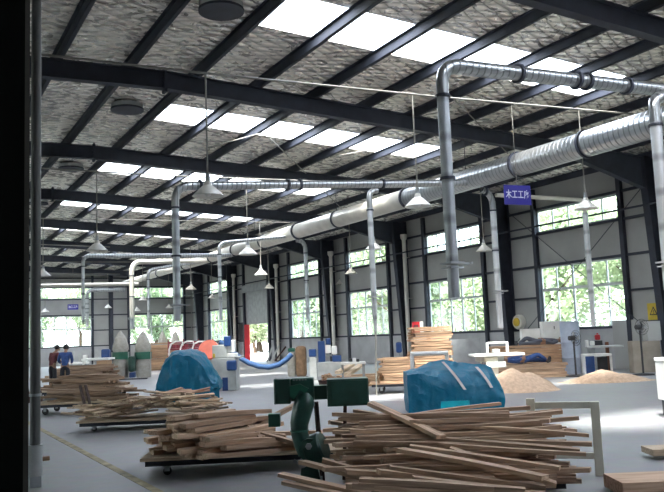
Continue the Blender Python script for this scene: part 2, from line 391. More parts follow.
# gable infill above the eaves of the end wall
mb = MB(); mb.prism([(XL, 7.25), (XW, 7.25), (XW, zc(XW)+.05), (XR, zc(XR)+.05), (XL, zc(XL)+.05)], YE, YE+.12); o = mb.build('wall_end_gable', M['wall_sheet']); o['kind'] = 'structure'
wall('wall_left', 'x', XL-.12, XL, YF, YE, 0, zc(XL)+.1, [(a, b, z, zz) for a, b in WB for z, zz in ((Z1, Z3), (Z4, Z5))], M['wall_sheet'])
mb = MB(); mb.prism([(XL, 0), (XW, 0), (XW, zc(XW)+.05), (XR, zc(XR)+.05), (XL, zc(XL)+.05)], YF-.12, YF); o = mb.build('wall_front', M['wall_sheet']); o['kind'] = 'structure'
# plastered dado under the windows
mb = MB()
segs = [(YF, DOOR[0]-.3), (DOOR[1]+.3, YE)]
for a, b in segs: mb.box(XW-.06, XW, a, b, 0, Z1-.05)
o = mb.build('baseboard_right', M['plaster']); o['kind'] = 'structure'
mb = MB(); mb.box(XL, XW-.06, YE-.06, YE, 0, Z1-.05); o = mb.build('baseboard_end', M['plaster']); o['kind'] = 'structure'
# girts and window posts
mb = MB()
for z in (Z1, 2.7, Z3+.05, Z4-.05, Z5+.06):
    for a, b in segs: 
        if z == 2.7:
            pts = [a]+[v for w_ in WB if a < w_[0] < b for v in w_]+[b]
            for p, q in zip(pts[0::2], pts[1::2]): mb.box(XW-.10, XW-.001, p, q, z-.04, z+.04)
        else: mb.box(XW-.10, XW-.001, a, b, z-.045, z+.045)
for a, b in WB:
    for y in (a-.09, b+.09): mb.box(XW-.16, XW-.001, y-.085, y+.085, 0.001, 7.0)
for y in (DOOR[0]-.12, DOOR[1]+.12): mb.box(XW-.16, XW-.001, y-.1, y+.1, 0.001, 7.0)
o = mb.build('trim_2', M['steel_dark']); o['kind'] = 'structure'
mb = MB()
for z in (Z1, 2.7, Z3+.05, Z4-.05, Z5+.06, 6.9):
    if z == 2.7:
        pts = [XL]+[v for w_ in EW for v in w_]+[XW-.2]
        for p, q in zip(pts[0::2], pts[1::2]): mb.box(p, q, YE-.1, YE-.001, z-.04, z+.04)
    else: mb.box(XL, XW-.2, YE-.1, YE-.001, z-.045, z+.045)
for a, b in EW:
    for x in (a-.09, b+.09): mb.box(x-.085, x+.085, YE-.16, YE-.001, 0.001, 7.1)
for x in (0, 7.4, 15.2): mb.box(x-.15, x+.15, YE-.32, YE-.001, 0.001, 7.3)
o = mb.build('trim_3', M['steel_dark']); o['kind'] = 'structure'
# windows
wn = [0]
def window(axis, c, a0, a1, z0, z1, cols, zm=None, thick=()):
    wn[0] += 1; n = wn[0]
    e = empty('window_%d' % n, (c, (a0+a1)/2, z0) if axis == 'x' else ((a0+a1)/2, c, z0)); e['kind'] = 'structure'
    mb = MB(e.location)
    def B(p, q, z, zz, t=.03):
        if axis == 'x': mb.box(c+.04-t, c+.04+t, p, q, z, zz)
        else: mb.box(p, q, c+.04-t, c+.04+t, z, zz)
    f_ = .055
    B(a0, a1, z0, z0+f_); B(a0, a1, z1-f_, z1); B(a0, a0+f_, z0+f_, z1-f_); B(a1-f_, a1, z0+f_, z1-f_)
    for i in range(1, cols):
        p = a0+(a1-a0)*i/cols; t = .045 if i in thick else .025
        B(p-t, p+t, z0+f_, z1-f_, .028)
    if zm: B(a0+f_, a1-f_, zm-.05, zm+.05, .034)
    fr = mb.build('window_frame', M['white_frame'], e)
    g = MB(e.location)
    if axis == 'x': g.box(c+.037, c+.043, a0+.01, a1-.01, z0+.01, z1-.01)
    else: g.box(a0+.01, a1-.01, c+.037, c+.043, z0+.01, z1-.01)
    g.build('window_glass', M['glass'], e)
for a, b in WB:
    window('x', XW, a, b, Z1, Z3, 5, 2.98-.0, (2, 3)); window('x', XW, a, b, Z4, Z5, 5)
for a, b in EW:
    window('y', YE, a, b, Z1, Z3, 5, 2.85, (2, 3)); window('y', YE, a, b, Z4, Z5, 5)
for a, b in WB:  # unseen left wall windows matching the right ones, added for fill light
    window('x', XL-.08, a, b, Z1, Z3, 5, 2.98, (2, 3)); window('x', XL-.08, a, b, Z4, Z5, 5)
# roller door, partly raised
e = empty('door_1', (XW, 51, 0)); e['kind'] = 'structure'
mb = MB(e.location)
z = 2.55
while z < 5.0:
    mb.box(XW+.03, XW+.06, DOOR[0]+.05, DOOR[1]-.05, z, z+.095); mb.box(XW+.022, XW+.05, DOOR[0]+.05, DOOR[1]-.05, z+.095, z+.11); z += .11
mb.build('roller_curtain', M['roller'], e)
mb = MB(e.location); mb.box(XW-.25, XW-.165, DOOR[0]-.12, DOOR[1]+.12, 4.85, 5.35).box(XW-.2, XW, DOOR[0]+.0, DOOR[1]-.0, 5.35, 5.4); mb.build('roller_box', M['grey_paint'], e)
mb = MB(e.location); mb.box(XW+.005, XW+.02, DOOR[0], DOOR[0]+.09, 0.01, 5); mb.box(XW+.005, XW+.02, DOOR[1]-.09, DOOR[1], 0.01, 5); mb.build('guide_rail', M['grey_paint'], e)

# steel columns: H sections that widen towards the eaves
def column(y, label):
    b = MB((XW, y, 0)); xo = XW-.02
    def xi(z): return xo-(.38+.42*min(1, z/6.4))
    zt = 7.05
    b.prism([(xo-.02, .02), (xi(.02)+.02, .02), (xi(6.4)+.02, 6.4), (xi(6.4)+.02, zt), (xo-.02, zt)], y-.008, y+.008)
    b.box(xo-.02, xo, y-.13, y+.13, .02, zt)
    P = [(xi(.02), .02), (xi(.02)+.02, .02), (xi(6.4)+.02, 6.4), (xi(6.4)+.02, zt), (xi(6.4), zt), (xi(6.4), 6.4)]
    b.prism([P[0], P[1], P[2], P[5]], y-.13, y+.13); b.prism([P[5], P[2], P[3], P[4]], y-.13, y+.13)
    o = b.build('steel_column', M['steel_dark'])
    tag(o, label, 'column', 'steel columns along the window wall')
    p = MB(o.location).box(xi(0)-.08, xo+.015, y-.18, y+.18, 0.001, .025).build('base_plate', M['steel_dark'], o)
for i, y in enumerate(FRAMES[2:]):
    column(y, 'tapered dark steel column against the window wall, %s from the camera' % ORD[i])
def rafter(y, i):
    g = .012
    top = lambda x: zc(x)-.22
    dep = lambda x: .42+(.65*max(0, (x-18.2))/(XW-18.2-.83) if x > 18.2 else 0)
    xs_r = [XR, 18.2, XW-.84]; xs_l = [XL+.02, XR]
    e = MB((XR, y, 7.4))
    for xs in (xs_l, xs_r):
        for a, b in zip(xs[:-1], xs[1:]):
            ta, tb, ba, bb = top(a), top(b), top(a)-dep(a), top(b)-dep(b)
            e.prism([(a, ba), (b, bb), (b, tb), (a, ta)], y-.008, y+.008)
            e.prism([(a, ta-.016), (b, tb-.016), (b, tb), (a, ta)], y-.11, y+.11)
            e.prism([(a, ba), (b, bb), (b, bb+.018), (a, ba+.018)], y-.11, y+.11)
    o = e.build('roof_rafter', M['steel_dark']); o.location = (XR, y, 7.4)
    tag(o, 'dark steel roof rafter crossing the hall, %s from the camera' % ORD[i], 'roof beam', 'roof rafters')
    p = MB(o.location); z = top(XR); p.box(XR-.03, XR+.03, y-.11, y+.11, z-.50, z+.06); p.build('splice_plate', M['steel_dark'], o)
for i, y in enumerate(FRAMES): rafter(y, i)
# purlins
px = [XR-.79-1.57*k for k in range(0, 6)][::-1]+[XR+.79+1.57*k for k in range(0, 11)]
n = len(px)
for i, x in enumerate(px):
    mb = MB((x, 0, 0)); z = zc(x)
    mb.box(x-.008, x+.008, YF+.02, YE-.02, z-.215, z-.005); mb.box(x-.008, x+.085, YF+.02, YE-.02, z-.215, z-.205); mb.box(x-.085, x+.008, YF+.02, YE-.02, z-.016, z-.006)
    mb.box(x+.077, x+.085, YF+.02, YE-.02, z-.215, z-.19)
    o = mb.build('roof_purlin', M['steel_dark']); tag(o, 'long dark steel purlin under the roof foil, %s counted from the window wall' % ORD[n-1-i], 'purlin', 'roof purlins')
# round roof ventilators at the ridge
for i, y in enumerate([13.47, 20.5, 28.3, 35.8]):
    e = empty('roof_ventilator', (XR, y, 7.80)); tag(e, 'round grey roof ventilator throat at the ridge, %s from the camera' % ORD[i], 'roof vent', 'roof ventilators')
    MB().lathe([(.40, 0), (.42, .01), (.42, .14), (.38, .14), (.38, .05), (.0, .05)], n=28).build('throat', M['machine_grey'], e, smooth=True)
    MB().lathe([(.40, -.02), (.435, -.02), (.435, .03), (.40, .03)], n=28).build('rim', M['steel_dark'], e, smooth=True)
# downpipes beside the columns
for i, y in enumerate(FRAMES[4:8]):
    x = XW-.42; yy = y-.42
    e = empty('downpipe', (x, yy, 0)); tag(e, 'cream plastic downpipe beside the %s column from the camera' % ORD[i+2], 'downpipe', 'downpipes')
    MB().rod((0, 0, .05), (0, 0, 6.1), .1, n=12).build('pipe', M['pvc_pipe'], e, smooth=True)
    MB().lathe([(.1, 0), (.17, .12), (.17, .3), (.15, .3), (.0, .28)], (0, 0, 6.05), 14).build('funnel', M['pvc_pipe'], e, smooth=True)
    for z in (1.2, 3.2, 5.2):
        b_ = MB(); b_.lathe([(.1, -.03), (.115, -.03), (.115, .03), (.1, .03)], (0, 0, z), 12); b_.box(.1, .35, -.02, .02, z-.015, z+.015); b_.build('pipe_bracket', M['pvc_pipe'], e)
# long conduit carried on the column faces
x_ = XW-.88; pa = atX(545, 224.5, x_)
mb = MB((x_, 30, 5.0)); mb.tube([(x_, 5, pa.z), (x_, YE-.5, pa.z)], .035, 8); o = mb.build('service_pipe', M['steel_dark'], smooth=True); tag(o, 'thin dark service pipe running along the columns in front of the high windows', 'pipe')
# wall bracing rods by the nearest window
for q, (a, b, l) in enumerate([((XW-.2, FRAMES[2]+.2, 6.4), (XW-.2, FRAMES[3]-.2, .9), 'thin wall brace rod falling towards the far column, across the nearest window'), ((XW-.24, FRAMES[3]-.2, 6.4), (XW-.24, FRAMES[2]+.2, .9), 'thin wall brace rod rising towards the far column, across the nearest window')]):
    mb = MB(a); mb.rod(a, b, .014, n=6); o = mb.build('brace_rod', M['steel_dark'], smooth=True); tag(o, l, 'brace rod')
# roof bracing rods
RB = [((270.4, 140), (341, 209), 'pale roof brace rod slanting down over the second branch duct'), ((440, 87), (508, 155), 'brown roof brace rod slanting down behind the nearest drop duct'),
      ((208, 149), (268, 133), 'pale roof brace rod below the second row of skylights'), ((330, 158.6), (377, 150), 'short pale roof brace rod left of the third skylight row end')]
def onroof(q, off):
    d = _ray(*q); X = 5.
    for _ in range(80): z = zc(X)-off; t = (z-CAMH)/d[2]; X = d[0]*t
    return Vector((X, d[1]*t, z))
for a, b, l in RB:
    A, B_ = onroof(a, .3), onroof(b, .3); A.z = zc(A.x)-.25; B_.z = zc(B_.x)-.25
    mb = MB(A); mb.rod(A, B_, .018, n=6); o = mb.build('brace_rod', M['cable'], smooth=True); tag(o, l, 'brace rod')
# conduits across the hall that carry the lamps
ROWS = [13.2, 21.0, 30.0, 39.0, 48.3, 57.5]
WIRE = {}
for i, (Y, pts) in enumerate([(13.2, [(20, 52), (203, 73), (440, 97), (633, 114)]), (21.0, [(20, 167), (175, 176), (340, 182), (484, 186.5), (618, 190)]), (30.0, [(20, 218), (290, 222.5), (470, 223)]), (39.0, [(28, 244), (110, 247), (340, 245.5)]), (48.3, [(28, 262), (220, 262), (276, 262)]), (57.5, [(28, 273), (120, 274), (225, 274)])]):
    P = [atY(x, y, Y) for x, y in pts]; WIRE[Y] = P
    P = [p for p in P if p.x < XW-1.0]
    mb = MB(P[0]); mb.tube(P, .022, 6)
    o = mb.build('lamp_conduit', M['cable'], smooth=True); tag(o, 'thin pale conduit strung across the hall for the lamps, %s from the camera' % ORD[i], 'conduit', 'lamp conduits')
def wire_z(Y, x):
    P = WIRE[Y]; z = P[0].z
    for a, b in zip(P[:-1], P[1:]):
        if a.x <= x <= b.x: return a.z+(b.z-a.z)*(x-a.x)/(b.x-a.x)
        if x > b.x: z = b.z
    return z
# pendant lamps
e = empty('pendant_lamp'); e.scale = (1.1, 1.1, 1)
MB().lathe([(.03, .20), (.05, .20), (.07, .12), (.10, .10), (.25, -.06), (.26, -.075), (.245, -.07), (.09, .08), (.0, .10)], n=24).build('lamp_shade', M['lamp_enamel'], e, smooth=True)
MB().lathe([(.0, .33), (.035, .33), (.045, .22), (.045, .19), (.0, .19)], n=12).build('lamp_holder', M['grey_paint'], e, smooth=True)
MB().lathe([(.0, .09), (.03, .08), (.055, .0), (.05, -.06), (.0, -.09)], n=12).build('bulb', M['white_paint'], e, smooth=True)
proto = e
LAMPS = [((208, 192), 13.2), ((586, 206), 13.2), ((484, 249), 21.0), ((374, 247), 21.0), ((97, 248), 21.0), ((351, 272), 30.0), ((261, 273), 30.0), ((269, 287), 39.0), ((340, 283), 39.0), ((191, 288), 39.0), ((274, 293), 48.3), ((212, 297), 48.3), ((143, 299), 48.3), ((169, 307), 57.5), ((108, 307), 57.5), ((45, 311), 57.5), ((43, 274), 30.0), ((248, 252), 21.0), ((418, 203), 13.2), ((137, 310), 57.5)]
WHERE = ['large white conical pendant lamp hanging left of the second drop duct', 'white conical pendant lamp hanging before the nearest high window', 'white conical pendant lamp just left of the second column', 'white pendant lamp hanging before the third high window, upper of two', 'pale pendant lamp hanging high over the left timber carts', 'white pendant lamp before the left edge of the third high window', 'white pendant lamp left of the roller door, largest of the three there', 'white pendant lamp before the roller door, middle of three', 'white pendant lamp right of the third column from the door', 'white pendant lamp before the far right end of the end wall', 'smallest white pendant lamp of three before the roller door', 'small white pendant lamp near the corner of the end wall', 'small white pendant lamp before the end wall, left of the drop duct', 'small far pendant lamp before the right end wall window', 'small far pendant lamp between the two end wall windows', 'small far pendant lamp beside the vertical supply pipe', 'pale pendant lamp close to the vertical supply pipe, high up', 'white pendant lamp hanging in front of the main duct, left part', 'white pendant lamp hanging in front of the main duct beside the nearest drop duct', 'small far pendant lamp behind the cream branch duct drop']
for i, ((x, y), Y) in enumerate(LAMPS):
    o = proto if i == 0 else copy_tree(proto); p = atY(x, y, Y); o.location = p; o['label'] = WHERE[i]; o['category'] = 'lamp'; o['group'] = 'pendant lamps'
for o in [x for x in list(bpy.data.objects) if x.name.startswith('pendant_lamp') and x.parent is None]:
    Y = min(ROWS, key=lambda v: abs(v-o.location.y)); zt = wire_z(Y, o.location.x)
    MB().rod((0, 0, .32), (0, 0, zt-o.location.z), .014, n=6).build('suspension_rod', M['cable'], o)

# ------------------------------------------------------------------ ducts
XM, ZD, RM = 14.0, 5.76, .30
e = empty('main_duct', (XM, 0, ZD)); tag(e, 'thick galvanised main extraction duct running the length of the hall', 'duct')
cuts = [1.0, 12.71, 15.02, 20.05, 24.54, 27.8, 31.2, 34.5, 37.7, 42, 47, 55.4]
rad = [.31, .30, .30, .30, .29, .30, .27, .26, .24, .22, .2]
for i, (a, b) in enumerate(zip(cuts[:-1], cuts[1:])):
    m_ = M['duct_y'] if i < 3 else M['duct_white']
    r0 = rad[i]; r1 = rad[i] if i < 5 else (rad[i]+rad[min(i+1, 10)])/2
    mb = MB(); mb.tube([(0, a, 0), (0, b, 0)], [r0, r1], 32, caps=False); o = mb.build('duct_section', m_, e, smooth=True)
    fb = MB(); fb.tube([(0, a-.035, 0), (0, a-.035, 0.0001), (0, a+.035, 0)], r0+.035, 32) if False else fb.lathe([(r0*.98, -.035), (r0+.045, -.035), (r0+.045, .035), (r0*.98, .035)], (0, 0, 0), 32, Matrix.Translation((0, a, 0)) @ Matrix.Rotation(R(90), 4, 'X')); fb.build('flange', M['steel_dark'], e)
# hangers of the main duct
for y in FRAMES[1:8]: MB().rod((0, y, .3), (0, y, 7.3-ZD), .012, n=6).build('hanger_rod', M['steel_dark'], e)
def elbow_path(p0, corner, p1, r, n=7):
    p0, corner, p1 = Vector(p0), Vector(corner), Vector(p1)
    a = (p0-corner).normalized()*r+corner; b = (p1-corner).normalized()*r+corner
    out = [p0]
    for i in range(n+1):
        t = i/n; out.append((a*(1-t)+corner*t)*(1-t)+(corner*(1-t)+b*t)*t)
    return out+[p1]
def gate(e, p, r, clear=False):
    g = MB(); g.cbox(p, r*2.9, r*2.9, .03); g.cbox(Vector(p)+Vector((r*2.2, 0, 0)), r*2.6, .07, .025); g.cbox(Vector(p)+Vector((0, 0, -.07)), r*2.6, r*2.6, .02)
    g.cbox(Vector(p)+Vector((r*3.4, 0, 0)), .03, .16, .03); return g.build('blast_gate', M['grey_paint'], e)
def branch(label, Y, elbow_px, join, bottom_px, r, rd=None, m='duct_x', mz='duct_z', gate_py=None, hose=None, er=.3, rings=(), taper=None):
    rd = rd or r
    E_ = atY(*elbow_px, Y); B_ = atY(*bottom_px, Y); B_.x = E_.x; B_.y = E_.y
    J = Vector(join); e = empty('branch_duct', (E_.x, E_.y, 0)); tag(e, label, 'duct', 'branch ducts')
    L = lambda v: Vector(v)-e.location
    sgn = 1 if J.x > E_.x else -1
    path = elbow_path(J, E_, E_+Vector((0, 0, -er-.15)), er)
    MB().tube([L(p) for p in path], [r]*(len(path)-1)+[rd] if rd == r else [r]+[r+(rd-r)*i/(len(path)-2) for i in range(len(path)-1)], 16, caps=False).build('branch_run', M[m], e, smooth=True)
    zt = E_.z-er-.15; zg = B_.z+.55 if gate_py is None else atY(elbow_px[0], gate_py, Y).z
    MB().rod((0, 0, zt), (0, 0, zg), rd, n=16).build('drop_pipe', M[mz], e, smooth=True)
    for z in (zt, (zt+zg)/2): MB().lathe([(rd*.95, -.02), (rd+.022, -.02), (rd+.022, .02), (rd*.95, .02)], (0, 0, z), 16).build('pipe_clamp', M['steel_dark'], e)
    for t in rings:
        c = MB(); p = L(J.lerp(E_, t)); c.lathe([(r*.95, -.025), (r+.04, -.025), (r+.04, .025), (r*.95, .025)], (0, 0, 0), 20, Matrix.Translation(p) @ Matrix.Rotation(R(90), 4, 'Y')); c.build('pipe_clamp', M['steel_dark'], e)
    gate(e, (0, 0, zg), rd)
    MB().tube([(0, 0, zg-.03), (0, 0, B_.z)], [rd*.96, (taper or rd*.96)], 16).build('drop_nozzle', M['duct_plain'] if not taper else M[mz], e, smooth=True)
    return e
br1 = branch('nearest galvanised branch duct with an elbow and drop by the tall tarp covered machine', 8.9, (441, 65), (13.75, 8.9, 5.74), (446, 298), .115, .088, gate_py=263, er=.32, rings=(.42, .56, .595, .78))
# second drop on the same branch
def drop(label, p, r, zb, zg, arm=.25, m='duct_z', clear=False):
    e = empty('drop_duct', (p[0], p[1], 0)); tag(e, label, 'duct', 'drop ducts')
    path = elbow_path((arm, 0, p[2]+.02), (0, 0, p[2]), (0, 0, p[2]-.45), .2)
    MB().tube(path, r, 16, caps=False).build('elbow', M['duct_x'], e, smooth=True)
    MB().rod((0, 0, p[2]-.45), (0, 0, zg), r, n=16).build('drop_pipe', M[m], e, smooth=True)
    c = MB(); c.lathe([(r*.95, -.02), (r+.022, -.02), (r+.022, .02), (r*.95, .02)], (0, 0, p[2]-.5), 16); c.build('pipe_clamp', M['steel_dark'], e)
    gate(e, (0, 0, zg), r)
    MB().rod((0, 0, zg-.03), (0, 0, zb), r*(1.05 if clear else .96), n=16).build('drop_nozzle', M['machine_grey' if clear else 'duct_plain'], e, smooth=True)
    return e
p = atY(652, 100, 8.75); drop('spiral galvanised drop duct ending in a pale collector cup at the picture edge', (p.x, 8.72, 5.42), .098, atY(660, 290, 8.75).z, atY(658, 262, 8.75).z, m='duct_zs' if False else 'duct_z', clear=True)
branch('second galvanised branch duct with a large conical lamp hanging before it', 16.9, (175, 186), (13.75, 16.9, 5.62), (177, 321), .105, .085, gate_py=305, er=.35, rings=(.33, .62, .66, .93))
p = atY(369, 190, 16.9); e = drop('grey drop duct with a thin hose reaching the floor behind the green clamp', (p.x, 16.9, 5.22), .075, 2.2, atY(371, 297, 16.9).z)
MB().tube([(0, 0, 2.3), (0, 0, 2.0), (.01, 0, 1.6)], [.075, .06, .03], 12).build('reducer', M['duct_z'], e, smooth=True)
MB().tube([(0.01, 0, 1.62), (-.02, 0, 1.0), (-.03, .02, .4), (-.03, .03, .01)], .018, 8).build('hose', M['cable'], e, smooth=True)
branch('short galvanised branch duct dropping beside the second column', 16.8, (492, 195), (14.25, 16.8, 5.45), (501, 328), .09, .085, gate_py=291, er=.3, rings=(.3,))
p = atY(584, 200, 16.8); J = Vector((14.4, 16.8, 5.2)); E_ = Vector((p.x, 16.8, p.z))
e = empty('branch_duct', (p.x, 16.8, 0)); tag(e, 'thin bright branch duct dropping in front of the nearest window', 'duct', 'branch ducts')
path = elbow_path(Vector((atY(496, 195, 16.8).x, 16.8, atY(496, 195, 16.8).z)), E_, E_-Vector((0, 0, .4)), .2)
MB().tube([q-e.location for q in path], .06, 12).build('branch_run', M['duct_white'], e, smooth=True)
MB().rod((0, 0, p.z-.4), (0, 0, atY(594, 300, 16.8).z), .085, n=14).build('drop_pipe', M['duct_z'], e, smooth=True)
MB().rod((0, 0, atY(594, 300, 16.8).z), (0, 0, atY(596, 326, 16.8).z), .075, n=14).build('drop_nozzle', M['duct_plain'], e, smooth=True)
branch('third branch duct, thin and pale, dropping left of the roller door', 28.5, (219, 243), (13.8, 28.5, 5.62), (226, 320), .07, .07, gate_py=300, er=.3)
branch('grey branch duct passing under the main duct and dropping before the fourth window', 28.3, (305, 241), (14.15, 28.3, 5.45), (311, 320), .085, .08, gate_py=308, er=.35)
branch('smooth cream branch duct with a broad elbow before the end wall', 37.0, (131.5, 262), (13.85, 37.9, 5.6), (135, 329), .125, .115, m='duct_white', mz='duct_white', gate_py=318, er=.5)
branch('thin branch duct just right of the smooth cream one', 39.8, (148, 270), (13.8, 39.8, 5.7), (151, 329), .08, .07, er=.35)
branch('far spiral branch duct running left to a drop above the blue worker', 34.5, (83, 256), (13.8, 34.5, 5.5), (84, 324), .09, .07, m='duct_x', gate_py=322, er=.3)
branch('far branch duct dropping between the end wall windows', 55.0, (87, 290), (14.0, 55.3, 5.3), (88, 327), .14, .12, er=.45)
branch('farthest branch duct running left across the end wall', 51.0, (30, 286), (13.8, 51.0, 5.4), (30, 318), .12, .11, m='duct_white', er=.4)
# the vertical supply pipe by the camera
P0 = atY(35, 473, 9.55); e = empty('supply_pipe', (P0.x, P0.y, 0)); tag(e, 'dark vertical supply pipe with a grey socket box at its foot', 'pipe')
r_ = .057
MB().rod((0, 0, .42), (0, 0, zc(P0.x)-.66), r_, n=14).build('pipe', mat('pipe_dark', (.10, .10, .095), .5), e, smooth=True)
MB().lathe([(r_*1.3, 0), (r_*1.5, .02), (r_*1.35, .33), (r_*1.5, .345), (0, .345)], (0, 0, .12), 16).build('socket_box', M['machine_grey'], e, smooth=True)
MB().lathe([(r_*.9, -.015), (r_*1.2, -.015), (r_*1.2, .015), (r_*.9, .015)], (0, 0, 1.02), 14).build('clamp_ring', M['grey_paint'], e)
MB().rod((r_*1.3, 0, .30), (r_*1.3+.08, 0, .30), .025, n=8).build('tap', M['timber_orange'] if 'timber_orange' in M else None, e)
b = MB(); b.box(-.0, .0001, 0, .0001, 0, .0001)
MB().box(-.06, .06, -.06, .06, 0.001, .12).build('foot', M['grey_paint'], e)
# dark steel column beside the camera
Yc = FRAMES[0]; x1 = (atY(18, 300, Yc)).x; e = empty('steel_column', (x1, Yc, 0)); tag(e, 'black steel column close to the camera at the picture edge', 'column')
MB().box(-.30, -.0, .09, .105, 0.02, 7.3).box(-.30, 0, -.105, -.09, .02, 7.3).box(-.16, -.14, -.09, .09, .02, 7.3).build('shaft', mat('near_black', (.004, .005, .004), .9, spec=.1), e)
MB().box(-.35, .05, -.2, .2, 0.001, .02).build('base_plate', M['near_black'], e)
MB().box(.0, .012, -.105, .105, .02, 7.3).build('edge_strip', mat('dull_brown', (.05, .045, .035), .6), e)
# blue hanging signs
def sign(label, c, wd, ht, rz, text, tz, size):
    e = empty('hanging_sign', c, rz); tag(e, label, 'sign')
    MB().box(-wd/2, wd/2, -.01, .01, -ht/2, ht/2).build('sign_board', M['sign_blue'], e, bevel=.003)
    cu = bpy.data.curves.new('lettering', 'FONT'); cu.body = text; cu.size = size; cu.align_x = 'CENTER'; cu.align_y = 'CENTER'; cu.extrude = .002; cu.offset = .002; cu.space_character = 1.08
    t = bpy.data.objects.new('tmp', cu); col.objects.link(t); dg = bpy.context.evaluated_depsgraph_get(); me = bpy.data.meshes.new_from_object(t.evaluated_get(dg)); bpy.data.objects.remove(t)
    o = bpy.data.objects.new('lettering', me); me.materials.clear(); me.materials.append(M['sign_white']); col.objects.link(o); o.parent = e; o.rotation_euler = (R(90), 0, 0); o.scale = (1, 1.35, 1); o.location = (0, -.0125, 0)
    h = MB(); h.rod((-.0, 0, ht/2), (0, 0, tz-c[2]), .008, n=6)
    h.build('hanger', M['cable'], e)
c = atY(517.5, 195, 13.2); sign('blue hanging sign with four white Chinese characters below the main duct', c, .72, .45, -.12, '木工工序', wire_z(13.2, c.x), .155)
c = atY(73, 307, 48.3); sign('small far blue hanging sign before the end wall', c, .62, .32, 0, '油工工序', wire_z(48.3, c.x), .13)
# ------------------------------------------------------------------ outside: trees
def tree_mesh(seed, h, leafmat, nleaf):
    rnd = random.Random(seed); e = empty('tree')
    t = MB(); pts = [Vector((0, 0, 0))]
    for k in range(1, 5): pts.append(Vector((rnd.uniform(-.15, .15)*k, rnd.uniform(-.15, .15)*k, h*.14*k)))
    t.tube(pts, [.18, .16, .13, .1, .06], 8)
    for k in range(6):
        a = rnd.uniform(0, 6.28); b = pts[2+k % 3]; t.rod(b, b+Vector((math.cos(a)*h*.2, math.sin(a)*h*.2, h*.18)), .05, .02, 6)
    t.build('trunk', M['bark'], e, smooth=True)
    c = MB(); blobs = [(Vector((rnd.uniform(-.22, .22)*h, rnd.uniform(-.22, .22)*h, h*rnd.uniform(.25, .9))), h*rnd.uniform(.12, .2)) for _ in range(16)]
    for i in range(nleaf):
        b, r = blobs[rnd.randrange(len(blobs))]
        d = Vector((rnd.gauss(0, 1), rnd.gauss(0, 1), rnd.gauss(0, 1))).normalized()*r*rnd.uniform(.75, 1.05)
        p = b+d; s = rnd.uniform(.08, .17)
        u = Vector((rnd.gauss(0, 1), rnd.gauss(0, 1), rnd.gauss(0, .6))).normalized(); v = u.cross(Vector((rnd.gauss(0, 1), rnd.gauss(0, 1), rnd.gauss(0, 1)))).normalized()
        c.add([p-u*s, p-v*s*.6, p+u*s, p+v*s*.6], [(0, 1, 2, 3)])
    c.build('foliage', leafmat, e)
    return e
tp = [tree_mesh(1, 7.5, M['leaf'], 9000), tree_mesh(2, 6.0, M['leaf_deep'], 8000), tree_mesh(3, 8.5, M['leaf'], 9000)]
spots = []
rnd = random.Random(5)
yy = 18.5
while yy < 118: spots.append((30+rnd.uniform(-1.5, 3)+(yy-18)*.10, yy)); yy += 3.4+rnd.uniform(-.5, .8)
for k in range(9): spots.append((-1+k*4.6+rnd.uniform(-1, 1), 86+rnd.uniform(-3, 3)))
for k in range(7): spots.append((38+rnd.uniform(-1, 4), 30+k*8.5))
for i, (x, y) in enumerate(spots):
    o = tp[i] if i < 3 else copy_tree(tp[i % 3])
    s = rnd.uniform(.85, 1.25)*(1.25 if i % 3 == 1 else 1); o.location = (x, y, -.12); o.rotation_euler = (0, 0, rnd.uniform(0, 6.28)); o.scale = (s, s, s)
    tag(o, 'leafy green tree growing outside, seen through the windows', 'tree', 'trees outside the windows')

# ------------------------------------------------------------------ timber
bm_cache = {}
def board_mesh(L, w_, t_, m, seed=0):
    key = (round(L, 2), w_, t_, m, seed)
    if key in bm_cache: return bm_cache[key]
    r = random.Random(seed+int(L*100)); mb = MB(); n = 4; vs = []; bow = r.uniform(-.012, .012)*L
    for i in range(n+1):
        x = -L/2+L*i/n; b = bow*(1-(2*i/n-1)**2); s = r.uniform(.94, 1.04)
        sk = r.uniform(-.02, .02) if i in (0, n) else 0
        vs += [(x+sk, -w_/2*s, b), (x-sk, w_/2*s, b), (x-sk, w_/2*s, t_+b), (x+sk, -w_/2*s, t_+b)]
    fs = [(0, 1, 2, 3), (4*n+3, 4*n+2, 4*n+1, 4*n)]
    for i in range(n):
        for j in range(4): fs.append((4*i+j, 4*(i+1)+j, 4*(i+1)+(j+1) % 4, 4*i+(j+1) % 4))
    me = bpy.data.meshes.new('timber_board'); me.from_pydata(vs, [], fs); bm = bmesh.new(); bm.from_mesh(me); bmesh.ops.recalc_face_normals(bm, faces=bm.faces); bm.to_mesh(me); bm.free()
    me.materials.append(M[m]); bm_cache[key] = me; return me
def put_board(me, p, rz, ry=0, rx=0, label='', group='', name='timber_board'):
    o = bpy.data.objects.new(name, me); col.objects.link(o); o.location = p
    o.rotation_mode = 'XYZ'; o.rotation_euler = (rx, ry, rz)
    tag(o, label, 'board', group); return o
